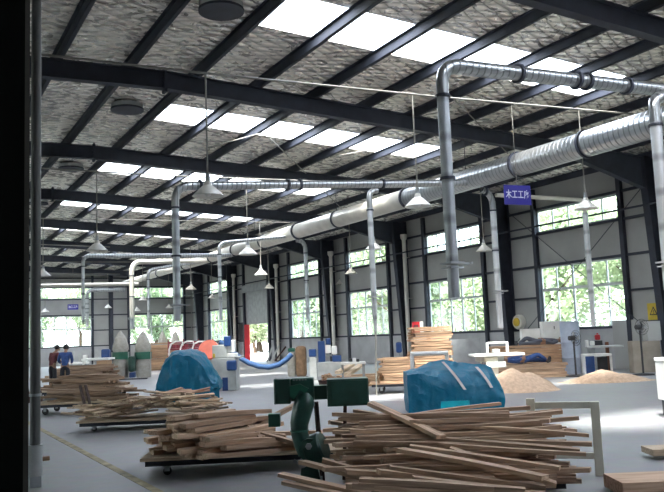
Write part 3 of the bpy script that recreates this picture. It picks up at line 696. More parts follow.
def pile(c, ang, L, W, Hh, w_, t_, label, group, seed=1, m='timber', layers=None, jit=.14, ljit=.35, yawj=7, mx=999, z0=0, taper=.85, bund=6, tilt=2.0, Lvar=(.75, 1.05), name='timber_board'):
    r = random.Random(seed); layers = layers or max(2, int(Hh/(t_*1.12))); cnt = 0
    ax = Vector((math.cos(ang), math.sin(ang), 0)); ay = Vector((-math.sin(ang), math.cos(ang), 0))
    zz = z0
    for k in range(layers):
        f = (k+.3)/layers; wd = W*(1-f**1.4*taper); n = max(1, int(wd/(w_*1.25)))
        ly = R(r.uniform(-yawj, yawj))
        for i in range(n):
            if cnt >= mx: return cnt
            u = (i-(n-1)/2)*w_*1.22+r.uniform(-.1, .1)*w_
            l = L*r.choice((Lvar[0], sum(Lvar)/2, Lvar[1])); me = board_mesh(l, w_, t_, m, r.randrange(3))
            s = r.uniform(-1, 1)*ljit*(1+.5*f)
            p = Vector(c)+ay*u+ax*s; p.z = zz+r.uniform(0, jit*t_)
            put_board(me, p, ang+ly+R(r.uniform(-2, 2)), R(r.uniform(-tilt, tilt)), R(r.uniform(-4, 4)), label, group, name); cnt += 1
        zz += t_*1.12
    return cnt
def cart(c, ang, L, W, zt, label, wheels=4, frame=None, m='timber_pale'):
    e = empty('timber_cart', c, ang); tag(e, label, 'cart')
    d = MB()
    n = max(3, int(W/.16))
    for i in range(n): d.box(-L/2, L/2, -W/2+W*i/n+.005, -W/2+W*(i+1)/n-.005, zt-.035, zt)
    d.build('deck', M[m], e)
    f = MB(); f.box(-L/2+.05, L/2-.05, -W/2+.05, -W/2+.11, zt-.10, zt-.036); f.box(-L/2+.05, L/2-.05, W/2-.11, W/2-.05, zt-.10, zt-.036)
    f.box(-L/2+.15, -L/2+.21, -W/2+.11, W/2-.11, zt-.10, zt-.036).box(L/2-.21, L/2-.15, -W/2+.11, W/2-.11, zt-.10, zt-.036); f.build('chassis', M['steel_dark'], e)
    rw = (zt-.115)/2
    for sx_ in (-1, 1):
        for sy in (-1, 1):
            x, y = sx_*(L/2-.3), sy*(W/2-.12)
            wv = MB(); wv.lathe([(0, -.025), (rw*.85, -.025), (rw, -.015), (rw, .015), (rw*.85, .025), (0, .025)], (0, 0, 0), 18, Matrix.Translation((x, y, rw+.001)) @ Matrix.Rotation(R(90), 4, 'X'))
            wo = wv.build('wheel', M['black_rubber'], e, smooth=True)
            k = MB(); k.box(x-.03, x+.03, y-.045, y-.032, rw, zt-.10).box(x-.03, x+.03, y+.032, y+.045, rw, zt-.10).box(x-.05, x+.05, y-.045, y+.045, zt-.112, zt-.10); k.build('caster_fork', M['grey_paint'], wo)
    return e
RA = math.atan2(RX[1], RX[0])      # bearing parallel to the picture plane
# near heap
c1 = atD(451, 470, 8.0); c1.z = 0
A1 = RA-R(4)
LB1 = 'rough sawn board in the big heap nearest the camera'; G1 = 'boards in the nearest heap'
n1 = pile(c1, A1, 1.9, 2.15, .60, .075, .038, LB1, G1, seed=3, layers=13, yawj=9, ljit=.22, tilt=2.6, z0=.17, taper=.86, mx=215)
cart(c1, A1, 2.1, 1.5, .165, 'low wooden cart almost hidden under the nearest heap of boards')
r = random.Random(11)
AX = Vector((math.cos(A1), math.sin(A1), 0)); AY = Vector((-math.sin(A1), math.cos(A1), 0))
def span_board(a, b, w_=.10, t_=.045, label=LB1, group=G1, m='timber', rx=0, seed=0):
    a, b = Vector(a), Vector(b); d = b-a; L = d.length; me = board_mesh(L, w_, t_, m, seed)
    return put_board(me, (a+b)/2, math.atan2(d.y, d.x), -math.asin(d.z/L), rx, label, group)
# boards fanning out to the right and lying across the top
for i, (pa, da, pb, db) in enumerate([((430, 428), 7.9, (588, 437), 7.25), ((420, 436), 7.8, (592, 446), 7.1), ((440, 440), 7.6, (580, 452), 7.0), ((395, 424), 8.3, (560, 428), 8.0), ((410, 448), 7.4, (560, 470), 6.7), ((400, 452), 7.3, (545, 480), 6.5),
        ((440, 446), 7.4, (586, 456), 6.9), ((425, 442), 7.7, (572, 446), 7.3), ((380, 430), 8.0, (575, 432), 7.8), ((390, 470), 7.0, (545, 490), 6.5), ((450, 450), 7.3, (556, 486), 6.6), ((370, 405), 8.3, (441, 439), 7.5),
        ((404, 418), 8.2, (500, 405), 8.6), ((302, 464), 7.4, (405, 492), 6.9), ((280, 476), 7.2, (370, 496), 6.8), ((322, 462), 7.4, (430, 490), 6.9), ((283, 484), 7.1, (360, 500), 6.7), ((335, 447), 7.6, (500, 436), 7.9), ((345, 418), 8.5, (470, 436), 8.2), ((330, 424), 8.6, (455, 437), 8.3), ((355, 412), 8.9, (470, 430), 8.6)]):
    span_board(atD(*pa, da), atD(*pb, db), .065+.02*(i % 3), .032+.006*(i % 2), seed=i % 3)
r = random.Random(77)
for i in range(16):
    x0 = r.uniform(345, 420); x1 = r.uniform(490, 548); d0 = r.uniform(6.7, 7.1); y0 = r.uniform(472, 492); y1 = y0+r.uniform(4, 14)
    span_board(atD(x0, y0, d0), atD(x1, y1, d0-r.uniform(.1, .45)), .09, .045, seed=i % 3)
# cream end rail of the near cart
a, b = atD(535, 470, 8.35), atD(600, 474, 8.15); a.z = b.z = 0
e = empty('cart_rail', (a+b)/2, math.atan2((b-a).y, (b-a).x)); tag(e, 'cream painted steel end rail standing behind the nearest heap of boards', 'rail')
hw = (b-a).length/2
MB().box(-hw-.045, -hw+.045, -.045, .045, .001, .80).build('post', M['cream_paint'], e, bevel=.006); MB().box(hw-.045, hw+.045, -.045, .045, .001, .76).build('post', M['cream_paint'], e, bevel=.006)
MB().box(-hw+.046, hw-.046, -.03, .03, .69, .76).build('top_bar', M['cream_paint'], e, bevel=.006); MB().box(-hw+.046, hw-.046, -.025, .025, .17, .23).build('cross_bar', M['cream_paint'], e)
# second heap, on the wheeled cart left of the green clamp
c2 = atD(246, 463, 9.6); c2.z = 0
A2 = RA+R(3)
cart(c2+Vector((.1, .1, 0)), A2, 2.5, 1.15, .215, 'wheeled wooden cart carrying the heap of boards left of the green clamp')
G2 = 'boards on the cart left of the green clamp'; LB2 = 'short rough board heaped on the wheeled cart left of the green clamp'
pile(c2-Vector((.28, -.18, 0)), A2+R(38), 1.15, 1.75, .50, .13, .05, LB2, G2, seed=21, layers=8, z0=.225, yawj=10, ljit=.16, taper=.80, tilt=3, m='timber_dark')
for i, (pa, da, pb, db) in enumerate([((262, 424), 9.9, (305, 403), 10.4), ((248, 432), 9.7, (312, 398), 10.6), ((255, 436), 9.5, (322, 434), 9.5), ((250, 445), 9.4, (312, 448), 9.3), ((225, 428), 9.6, (300, 446), 9.2), ((200, 425), 9.7, (285, 438), 9.4), ((150, 452), 9.5, (200, 438), 9.6), ((165, 443), 9.6, (215, 430), 9.8),
        ((325, 432), 9.6, (420, 428), 9.4), ((318, 440), 9.5, (395, 440), 9.3), ((330, 424), 9.7, (415, 420), 9.6), ((232, 420), 9.9, (275, 442), 9.4), ((240, 418), 9.9, (262, 440), 9.3)]):
    span_board(atD(*pa, da), atD(*pb, db), .09, .045, LB2, G2, seed=i % 3, m='timber' if i % 2 else 'timber_dark')
# third heap: thin slats
c3 = atD(152, 420, 14.6); c3.z = 0
cart(c3, RA+R(2), 2.5, 1.1, .20, 'low cart carrying the loose heap of thin slats'); G3 = 'thin slats on the third cart'; LB3 = 'thin pale slat in the loose heap before the left tarp covered machine'
r = random.Random(4)
for i in range(150):
    s = r.uniform(-1.15, 1.15); hmax = .14+.30*math.exp(-((s-.45)/.45)**2)+.16*math.exp(-((s+.55)/.5)**2); z = .22+r.uniform(0, 1)**.6*hmax
    a = RA+r.choice((R(38), R(25), R(-35), R(60)))+R(r.uniform(-16, 16)); t = r.uniform(-.62, .42)*(1-(z-.2)/.7)
    p = c3+Vector((math.cos(RA)*s-math.sin(RA)*t, math.sin(RA)*s+math.cos(RA)*t, 0)); p.z = z
    put_board(board_mesh(r.choice((.6, .8, 1.0)), .055, .025, 'timber_pale' if i % 4 else 'timber', i % 3), p, a, R(r.uniform(-9, 9)), R(r.uniform(-20, 20)), LB3, G3, 'timber_strip')
# fourth to sixth heaps further left
c4 = atD(92, 406, 18.5); c4.z = 0
cart(c4, RA+R(2), 2.5, 1.1, .26, 'timber cart with leaning dark rails, behind the slats'); LB4 = 'board in the heap on the cart with the dark leaning rails'
pile(c4, RA+R(6), 1.9, 1.0, .36, .12, .05, LB4, 'boards on the fourth cart', seed=31, z0=.27, yawj=16, ljit=.35, m='timber_deep', mx=55, tilt=5)
e = empty('leaning_rail', c4+Vector((-.30, -1.05, 0)), RA); tag(e, 'dark brown pair of steel rails leaning on the fourth timber cart', 'rail')
for k, dx in enumerate((0, .12)): MB().rod((dx, -.1, .001), (dx-.22, .12, .66), .035, n=6).build('rail_bar', M['brown_steel'], e)
e = empty('leaning_rail', c4+Vector((-1.45, .2, 0)), RA); tag(e, 'white leaning post beside the left end of the fourth timber cart', 'post'); MB().rod((0, 0, .001), (-.22, .1, 1.1), .04, n=6).build('post_bar', M['pvc_pipe'], e)
c5 = atD(82, 397, 23.5); c5.z = 0
pile(c5, RA+R(8), 1.9, 1.5, .45, .15, .07, 'board in the fifth heap on the left, in front of the workers', 'boards in the fifth heap', seed=41, z0=.28, yawj=20, ljit=.4, m='timber_deep', mx=75, tilt=5)
cart(c5, RA+R(8), 2.9, 1.5, .27, 'timber cart under the fifth heap on the left, before the workers')
c6 = atD(84, 384, 30); c6.z = 0
pile(c6, RA+R(10), 2.2, 1.3, .6, .16, .08, 'board in the sixth heap on the left, beside the blue worker', 'boards in the sixth heap', seed=51, z0=.27, yawj=8, ljit=.3, m='timber_deep', mx=50, tilt=2)
cart(c6, RA+R(10), 2.2, 1.3, .26, 'farthest timber cart on the left, beside the blue worker')
c7 = atD(30, 400, 22.0); c7.z = 0
e = empty('leaning_rail', c7+Vector((.0, .0, 0)), RA); tag(e, 'brown steel rails leaning behind the vertical supply pipe', 'rail')
for dx in (0, .35): MB().rod((dx, 0, .001), (dx-.3, .2, 1.1), .04, n=6).build('rail_bar', M['brown_steel'], e)
# neat stacks
def stack(c, ang, L, W, n, t_, per, label, group, m, seed=1, jit=.05, z0=0.0, gap=.014, lj=.10):
    r = random.Random(seed); ax = Vector((math.cos(ang), math.sin(ang), 0)); ay = Vector((-math.sin(ang), math.cos(ang), 0)); w_ = W/per
    for k in range(n):
        for i in range(per):
            p = Vector(c)+ay*((i-(per-1)/2)*w_)+ax*r.uniform(-lj, lj); p.z = z0+k*(t_+gap)
            put_board(board_mesh(L, w_*.93, t_, m, r.randrange(3)), p, ang+R(r.uniform(-1, 1)*jit*20), 0, 0, label, group, 'planed_board')
cs = atD(420, 388, 20.6); cs.z = 0
cart(cs, RA-R(5), 2.6, 1.1, .28, 'wheeled cart carrying the tall neat stack of planed boards', m='timber_orange')
stack(cs+Vector((.32*math.cos(RA), .32*math.sin(RA), 0)), RA, .98, .95, 22, .05, 3, 'planed orange board in the tall stack left of the blue tarp', 'boards in the tall stack', 'timber_orange', seed=3, z0=.285, jit=.08)
stack(cs+Vector((-.62*math.cos(RA), -.62*math.sin(RA), 0)), RA, .80, .95, 10, .05, 3, 'planed board in the low stack beside the tall stack', 'boards in the low stack', 'timber_orange', seed=4, z0=.285, jit=.08)
cb = atD(161, 368, 44); cb.z = 0
stack(cb, RA, 1.75, 1.2, 17, .075, 2, 'brown board in the wide stack behind the dust collectors', 'boards behind the dust collectors', 'timber_orange', seed=8, jit=.1, lj=.1)
# stack of long boards against the window wall where the two people rest
cw = Vector((20.9, 23.2, 0)); AW = R(-72)
cw = atD(530, 366, 24.6); cw.z = 0
stack(cw, RA-R(0), 2.1, .9, 5, .075, 2, 'long board in the low stack by the window wall under the resting worker', 'boards in the low wall stack', 'timber', seed=12, z0=.0, jit=.05)
cw2 = atD(527, 366, 26.0); cw2.z = 0
stack(cw2, RA, 2.25, .8, 11, .075, 2, 'long board in the higher stack against the window wall', 'boards in the high wall stack', 'timber_orange', seed=13, jit=.05)
# flat timber behind the green clamp
cf = atD(372, 381, 24); cf.z = 0
stack(cf, RA+R(4), 2.0, 1.3, 4, .07, 3, 'board in the low spread of timber in front of the wall, behind the green clamp', 'boards in the low spread', 'timber_orange', seed=15, jit=.2, lj=.3)
span_board(atD(338, 374, 21), atD(352, 366, 23), .18, .08, 'pale plank slanting on the low spread of timber, left one', None, 'timber_pale'); span_board(atD(347, 376, 21), atD(362, 366, 23), .18, .08, 'pale plank slanting on the low spread of timber, right one', None, 'timber_pale')

# ------------------------------------------------------------------ machines
class Rig:
    # a machine standing on the floor; parts are measured across (u), deep (v) and high (z) in metres
    def __init__(s, name, px, py, label, cat, rz=None, D=None):
        s.G = atZ(px, py, 0) if D is None else atD(px, py, D); s.G.z = 0
        s.px = px; s.D = depth(s.G); s.k = s.D/F_PX; s.e = empty(name, s.G, RA if rz is None else rz); tag(s.e, label, cat)
    def U(s, x): return (x-s.px)*s.k
    def Z(s, x, y):
        p = atD(x, y, s.D); return max(.001, p.z)
    def B(s, mb, x0, x1, y0, y1, v0, v1):
        u0, u1 = s.U(x0), s.U(x1); xm = (x0+x1)/2
        zb = s.Z(xm, y1); zt = s.Z(xm, y0)
        if zb < .27 and zt > .3: zb = .001
        return mb.box(u0, u1, v0, v1, zb, zt)
    def part(s, name, m, boxes, bevel=.01, parent=None):
        mb = MB()
        for b in boxes: s.B(mb, *b)
        return mb.build(name, M[m], parent or s.e, bevel=bevel)
    def mesh(s, name, m, mb, smooth=True, parent=None): return mb.build(name, M[m], parent or s.e, smooth=smooth)

# green jointing clamp in the foreground
g = Rig('edge_clamp', 306, 470, 'dark green machine with two box heads on a curved neck between the board heaps', 'machine', D=8.3)
U, Z = g.U, g.Z
zt, zb = Z(286, 379), Z(286, 404)
mb = MB(); mb.box(U(277.5), U(293.5), -.10, .16, zb, zt); mb.box(U(277), U(278.5), -.11, .17, zb-.005, zt+.005); g.mesh('left_head', 'green_paint', mb, False).modifiers.new('b', 'BEVEL').width = .012
mb = MB(); mb.box(U(293.5)+.002, U(317), -.06, .14, zb+.02, zt-.002); g.mesh('head_block', 'green_paint', mb, False).modifiers.new('b', 'BEVEL').width = .01
mb = MB(); mb.box(U(317)+.002, U(330), -.03, .10, Z(323, 400), Z(323, 386)); g.mesh('cross_beam', 'green_paint', mb, False)
mb = MB(); mb.box(U(330)+.002, U(372), -.08, .22, Z(350, 406), Z(350, 379)); mb.box(U(334), U(371), -.09, -.08, Z(350, 404.5), Z(350, 380.5)); g.mesh('right_head', 'green_paint', mb, False).modifiers.new('b', 'BEVEL').width = .02
# lettering strip and cast yoke
mb = MB()
for i in range(5): mb.box(U(296+i*3), U(298+i*3), -.066, -.062, zt-.025, zt-.012)
g.mesh('raised_marking', 'grey_paint', mb, False)
mb = MB(); mb.prism([(U(293), Z(300, 386)), (U(303), Z(300, 384)), (U(312), Z(300, 389)), (U(308), Z(306, 393)), (U(303), Z(303, 390)), (U(297), Z(298, 399)), (U(293), Z(298, 397))], -.11, -.062); g.mesh('cast_yoke', 'green_bright', mb, False)
neck = [(309, 393), (308, 397), (307, 403), (304, 412), (301, 424), (301, 434), (304, 444), (308, 452)]
mb = MB(); mb.tube([(U(x), -.02, Z(x, y)) for x, y in neck], [.05, .095, .112, .108, .098, .092, .097, .105], 20); g.mesh('curved_neck', 'green_paint', mb)
mb = MB(); mb.lathe([(0, -.10), (.15, -.10), (.17, -.08), (.17, .08), (.15, .10), (0, .10)], (0, 0, 0), 28, Matrix.Translation((U(317), 0, Z(317, 450))) @ Matrix.Rotation(R(70), 4, 'Y') @ Matrix.Rotation(R(15), 4, 'X')); g.mesh('round_gearbox', 'green_paint', mb)
mb = MB(); mb.lathe([(0, -.13), (.11, -.13), (.12, -.11), (.12, .10), (0, .10)], (0, 0, 0), 24, Matrix.Translation((U(311), -.03, Z(311, 449))) @ Matrix.Rotation(R(90), 4, 'X')); g.mesh('end_cap', 'green_paint', mb)
mb = MB(); mb.lathe([(0, -.02), (.035, -.02), (.035, .02), (0, .02)], (0, 0, 0), 6, Matrix.Translation((U(310), -.15, Z(310, 445))) @ Matrix.Rotation(R(90), 4, 'X')); g.mesh('hex_bolt', 'grey_paint', mb, False)
mb = MB(); mb.box(U(296), U(322), -.12, .14, .001, .06); mb.prism([(U(300), .06), (U(320), .06), (U(316), Z(310, 456)), (U(303), Z(310, 456))], -.06, .1); g.mesh('foot', 'green_paint', mb, False)
mb = MB(); mb.lathe([(0, -.015), (.05, -.015), (.05, .015), (0, .015)], (0, 0, 0), 14, Matrix.Translation((U(303), -.12, Z(300, 462))) @ Matrix.Rotation(R(80), 4, 'X')); mb.cbox((U(298), -.13, Z(298, 461)), .09, .02, .03, 0, 0, .6); g.mesh('hand_lever', 'grey_paint', mb, False)
mb = MB(); mb.box(U(268), U(280), .22, .38, Z(272, 430), Z(272, 417)); g.mesh('rear_block', 'green_bright', mb, False)
mb = MB(); mb.rod((U(318), .2, Z(318, 404)), (U(322), .2, .001), .03, n=6); g.mesh('support_leg', 'brown_steel', mb); mb = MB(); mb.rod((U(348), .15, Z(348, 406)), (U(344), .2, .001), .022, n=6); g.mesh('support_leg', 'brown_steel', mb)
mb = MB(); mb.lathe([(.0, 0), (.098, 0), (.104, .01), (.098, .02), (0, .02)], (0, 0, 0), 20, Matrix.Translation((U(301), -.02, Z(301, 432)))); g.mesh('neck_ring', 'green_bright', mb)
# crumpled paper lying on the yoke
mb = MB((0, 0, 0)); p = atD(304, 388, 8.55)
g2 = Rig('timber_scrap', 306, 470, 'small pale wood scrap wedged on the green clamp head', 'scrap', D=8.55); mb = MB(); mb.prism([(g2.U(302), g2.Z(302, 386)), (g2.U(309), g2.Z(309, 387)), (g2.U(312), g2.Z(312, 390)), (g2.U(308), g2.Z(308, 393))], -.04, .015); g2.mesh('scrap_piece', 'timber_pale', mb, False)

# tarpaulin covers
def tarp(name, px, py, label, prof, v, D=None, subdiv=3, amp=.035, seed=0):
    # prof: list of (u px, [z-px front bottom, front top, ridge, back top])
    s = Rig(name, px, py, label, 'covered machine', D=D); rows = []
    for x, yb, yf, yr, yk in prof:
        zb_, zf, zr, zk = max(.02, s.Z(x, yb)), s.Z(x, yf), s.Z(x, yr), s.Z(x, yk)
        rows.append([(s.U(x), -v, zb_), (s.U(x), -v*1.03, (zb_+zf)/2), (s.U(x), -v*.92, zf), (s.U(x), -v*.45, (zf+zr)/2+.04), (s.U(x), 0, zr), (s.U(x), v*.5, (zr+zk)/2+.02), (s.U(x), v*.95, zk), (s.U(x), v*1.02, (zk+zb_)/2), (s.U(x), v, max(.02, zb_))])
    n = len(rows[0]); vs = [p for r_ in rows for p in r_]; fs = [(i*n+j, (i+1)*n+j, (i+1)*n+j+1, i*n+j+1) for i in range(len(rows)-1) for j in range(n-1)]
    fs += [tuple(range(n)), tuple(range(len(vs)-1, len(vs)-n-1, -1))]
    mb = MB(); mb.add(vs, fs); o = mb.build('tarpaulin', M['tarp'], s.e, smooth=True)
    bm = bmesh.new(); bm.from_mesh(o.data); bmesh.ops.triangulate(bm, faces=[f for f in bm.faces if len(f.verts) > 4])
    bmesh.ops.subdivide_edges(bm, edges=bm.edges, cuts=5, use_grid_fill=True)
    for vv in bm.verts:
        p = vv.co; q = p*5+Vector((seed, 0, 0)); d = noise.noise(q)*amp+noise.noise(p*13)*amp*.4+abs(noise.noise(Vector((p.x*9, p.y*4, p.z*1.5))))*amp*.8
        if p.z > .03: vv.co = p+Vector((noise.noise(q+Vector((9, 0, 0)))*amp*.6, d*(1 if p.y > 0 else -1), (d*.7)))
    bm.to_mesh(o.data); bm.free(); o.data.polygons.foreach_set('use_smooth', [True]*len(o.data.polygons))
    try: o.data.set_sharp_from_angle(angle=R(28))
    except Exception: pass
    return s, o
s, o = tarp('tarp_covered_machine', 452, 411, 'machine wrapped in blue tarpaulin behind the nearest heap of boards', [
    (407, 411, 374, 373, 373), (415, 411, 374, 371, 372), (424, 412, 373, 367, 369), (434, 412, 376, 362, 365), (446, 413, 379, 360, 364), (460, 413, 382, 363, 366), (474, 413, 384, 364, 367), (488, 413, 384, 365, 369), (494, 413, 385, 368, 373), (499, 408, 388, 377, 380), (501, 400, 391, 385, 387)], .42, amp=.03)
for a, b in (((444, 363), (462, 388)), ((477, 368), (488, 386))):
    pa = (s.U(a[0]), -.16, s.Z(*a)+.03); pb = (s.U(b[0]), -.455, s.Z(*b)+.0)
    mb = MB(); n_ = 6
    vs = []
    for i in range(n_+1):
        t = i/n_; q = Vector(pa).lerp(Vector(pb), t); q.y -= .05; q.z += .035*math.sin(t*3.14)
        vs += [q+Vector((-.028, 0, 0)), q+Vector((.028, 0, 0))]
    mb.add(vs, [(2*i, 2*i+1, 2*i+3, 2*i+2) for i in range(n_)]); q = mb.build('strap', M['machine_grey'], s.e); sm = q.modifiers.new('s', 'SOLIDIFY'); sm.thickness = .006; q['label'] = 'pale packing strap'
mb = MB(); mb.box(s.U(438), s.U(466), -.47, -.455, s.Z(452, 412), s.Z(452, 399)); q = mb.build('lit_patch', M['tarp_lit'], s.e); q['label'] = 'turquoise patch coloured as tarp lit through'  # flat patch painted as tarp with light shining through
s, o = tarp('tarp_covered_machine', 190, 404, 'tall machine draped in blue tarpaulin between the slats and the milling machine', [
    (159, 395, 392, 391, 391), (162, 398, 380, 372, 374), (167, 400, 366, 358, 360), (174, 401, 358, 352, 353), (183, 402, 354, 350, 351), (194, 403, 356, 350, 351), (203, 404, 362, 353, 354), (210, 402, 374, 362, 364), (214, 396, 381, 370, 372), (219, 389, 384, 377, 379), (221, 388, 386, 381, 382)], .45, amp=.05, seed=4)
mb = MB(); mb.add([(s.U(213), -.46, s.Z(213, 382)), (s.U(222), -.42, s.Z(222, 384)), (s.U(222.5), -.45, s.Z(222, 403)), (s.U(218), -.47, s.Z(218, 396))], [(0, 1, 2, 3)]); q = mb.build('loose_corner', M['tarp'], s.e); q.modifiers.new('s', 'SOLIDIFY').thickness = .005

# white pipe rail behind the tarp
s = Rig('pipe_rail', 431, 398, 'white pipe rail standing behind the near blue tarp', 'rail', D=17.2); mb = MB()
for x in (414, 449): MB().rod((s.U(x), 0, .001), (s.U(x), 0, s.Z(x, 355)), .045, n=10).build('post', M['white_paint'], s.e, smooth=True)
MB().rod((s.U(412.5), 0, s.Z(414, 354)), (s.U(450.5), 0, s.Z(449, 353)), .05, n=10).build('top_bar', M['white_paint'], s.e, smooth=True)

# milling machine left of the hose
s = Rig('milling_machine', 228, 390, 'white and blue woodworking machine feeding the sagging blue hose', 'machine')
s.part('cabinet', 'machine_grey', [(214, 238, 358, 390, -.3, .5)], .02); s.part('side_column', 'machine_grey', [(214, 229, 345, 357.7, -.2, .4)], .02)
s.part('spindle_head', 'white_paint', [(226, 236, 340, 352, -.15, .3), (229, 238, 353, 357.5, -.3, .3)], .02); s.part('motor', 'blue_paint', [(226, 233, 336, 346, -.25, -.16)], .02)
s.part('blue_cover', 'blue_paint', [(229, 239, 360, 370, -.5, -.31)], .05); s.part('blue_door', 'blue_paint', [(224, 229.5, 377, 384, -.315, -.302)], .003)
s.part('table', 'grey_paint', [(214, 243, 356.2, 357.8, -.45, .5)] and [(237, 243, 356.2, 358, -.45, .5)], .005); s.part('warning_plate', 'yellow_paint', [(214.5, 217, 353.5, 357.5, -.215, -.202)], .002)
HA = s
# red and white parked row behind
s = Rig('round_guard', 209, 352, 'orange red round guard standing left of the white and blue machine', 'guard', D=34); mb = MB(); mb.lathe([(0, -.12), (.42, -.12), (.45, -.06), (.45, .06), (.42, .12), (0, .12)], (0, 0, 0), 24, Matrix.Translation((0, 0, s.Z(209, 350))) @ Matrix.Rotation(R(70), 4, 'X')); s.mesh('guard_disc', 'orange_paint', mb); MB().box(-.12, .12, -.12, .12, .001, s.Z(209, 350)-.38).build('pedestal', M['grey_paint'], s.e)
for i, x in enumerate((176, 187, 199)):
    s = Rig('hoop_rail', x, 367, ['leftmost white hoop rail in front of the red shelving behind the tall tarp', 'middle white hoop rail in front of the red shelving behind the tall tarp', 'right white hoop rail in front of the red shelving beside the orange guard'][i], 'rail', D=36)
    z = s.Z(x, 341.5); MB().tube([(-.30, 0, .001), (-.30, 0, z-.35), (-.2, 0, z-.1), (0, 0, z), (.3, 0, z+.0), (.34, 0, z-.2)], .04, 8).build('hoop', M['white_paint'], s.e, smooth=True)
    MB().box(-.35, .35, -.05, .05, z-.62, z-.52).build('cross_bar', M['white_paint'], s.e)
s = Rig('rack', 190, 368, 'low dark red rack of goods behind the white hoop rails', 'rack', D=41)
s.part('shelf', 'rack_red', [(170, 214, 341, 343, -.3, .3), (170, 214, 348, 349.5, -.3, .3), (170, 214, 356, 358, -.3, .3)], .005)
for x in (170, 185, 200, 214): s.part('upright', 'rack_red', [(x-.6, x+.6, 339, 368, -.34, -.305)], 0)
for i in range(13):
    x = 172+i*3.2; b = Rig('storage_bin', x, 352, 'small dark red bin on the rack behind the hoop rails', 'bin', D=41); b.e['group'] = 'bins on the red rack'
    z0_, z1_ = s.Z(190, 348)+.012, s.Z(190, 343.6)-.012; MB().box(-.07, .07, -.2, .2, z0_, z1_).box(-.03, .03, -.215, -.2, z0_+.02, z0_+.05).build('bin_body', M['rack_red'] if i % 3 else M['cloth_red'], b.e)
# blue hose
s = Rig('dust_hose', 260, 380, 'blue flexible hose sagging between the two white and blue machines', 'hose', D=25.5)
pts = [(221, 342), (226, 344), (232, 350), (240, 357), (250, 363), (260, 366.3), (270, 367), (280, 364.5), (288, 359), (293, 354)]
mb = MB(); mb.tube([(s.U(x), -.15+.0*i, s.Z(x, y)) for i, (x, y) in enumerate(pts)], .085, 12); s.mesh('hose_tube', 'hose_blue', mb)
# bag dust collector
s = Rig('dust_collector', 298, 377, 'short dust collector with a brown bag at the right end of the blue hose', 'dust collector')
s.part('bag_left', 'canvas_bag', [(288, 296, 352, 376, -.3, .3)], .12); s.part('bag_right', 'brown_bag', [(296.4, 307, 346, 376, -.33, .3)], .12); s.part('hopper', 'green_bright', [(289, 296, 348, 351.6, -.2, .2)], .03); s.part('base', 'grey_paint', [(287, 309, 376.2, 378.5, -.4, .35)], .01)
# blue white machine right of it
s = Rig('sanding_machine', 334, 376, 'blue and white machine between the brown bag and the window wall', 'machine')
s.part('base', 'machine_grey', [(318, 341, 362, 376, -.4, .4)], .02); s.part('blue_column', 'blue_paint', [(319, 326, 341, 361.8, -.2, .2)], .02); s.part('control_box', 'white_paint', [(326.4, 332, 345, 353, -.25, .1)], .02); s.part('motor_box', 'white_paint', [(332.5, 338, 346, 354, -.2, .15)], .02)
s.part('blue_hood', 'blue_paint', [(333, 342, 355, 361.6, -.25, .2)], .03); s.part('top_motor', 'blue_paint', [(327, 332, 338, 344.6, -.1, .1)], .03); s.part('arm', 'machine_grey', [(326.4, 333, 354.3, 356.3, -.1, .1)], .01)
s = Rig('sanding_machine', 314, 374, 'smaller blue and white machine just right of the brown bag', 'machine', D=28)
s.part('body', 'machine_grey', [(310, 317, 357, 373, -.3, .3)], .02); s.part('blue_top', 'blue_paint', [(309.5, 317, 349, 356.8, -.2, .2)], .04)
s = Rig('scrap_bin', 329, 379, 'low reddish brown heap of offcuts in a bin before the low spread of timber', 'bin', D=22.6)
mb = MB(); mb.lathe([(0, .001), (.26, .001), (.32, .28), (.30, .28), (.25, .05), (0, .05)], n=20); s.mesh('tub', 'brown_steel', mb)
r = random.Random(9)
for i in range(14):
    p = s.G+Vector((r.uniform(-.08, .08), r.uniform(-.08, .08), .28+r.uniform(0, .12))); put_board(board_mesh(.4, .07, .04, 'timber_orange', i % 3), p, r.uniform(0, 3.1), R(r.uniform(-12, 12)), 0, 'short offcut heaped in the brown tub', 'offcuts in the tub', 'offcut')
# white machine in front of the low spread
s = Rig('planer', 354, 377, 'small white machine table standing before the low spread of timber', 'machine', D=21.5)
s.part('table', 'white_paint', [(341, 366, 362, 364, -.3, .3)], .01)
for x in (343, 364): s.part('leg', 'grey_paint', [(x-1, x+1, 364.2, 385, -.25, -.2)], 0)
for x in (343, 364): s.part('leg', 'grey_paint', [(x-1, x+1, 364.2, 385, .2, .25)], 0)
s.part('cutter_block', 'dark_junk', [(350, 353, 358.5, 361.8, -.1, .1), (357, 360, 359, 361.8, -.1, .1)], .01); s.part('fence', 'white_paint', [(353.3, 356.7, 358, 361.8, -.12, .12)], .01)

# twin dust collectors on the left
def twin(px, py, label, D=None):
    s = Rig('dust_collector', px, py, label, 'dust collector', D=D)
    z = lambda y: s.Z(px, y)
    zg0, zg1 = z(359), z(352)
    mb = MB(); mb.lathe([(.30, .03), (.34, .2), (.34, zg0-.1), (.31, zg0-.003)], n=18); s.mesh('lower_bag', 'canvas_bag', mb)
    mb = MB(); mb.lathe([(.34, zg0), (.38, zg0), (.38, zg1), (.34, zg1)], n=20); s.mesh('drum', 'green_bright', mb)
    hh = z(331)-zg1; mb = MB(); mb.lathe([(.30, zg1+.003), (.36, zg1+.12*hh), (.34, zg1+.32*hh), (.26, zg1+.6*hh), (.13, zg1+.85*hh), (.03, z(331))], n=18); s.mesh('upper_bag', 'canvas_bag', mb)
    mb = MB(); mb.rod((-.36, -.12, .02), (-.36, -.12, zg1), .022, n=6); s.mesh('support_leg', 'machine_grey', mb); mb = MB(); mb.rod((.36, -.12, .02), (.36, -.12, zg1), .022, n=6); s.mesh('support_leg', 'machine_grey', mb)
    return s
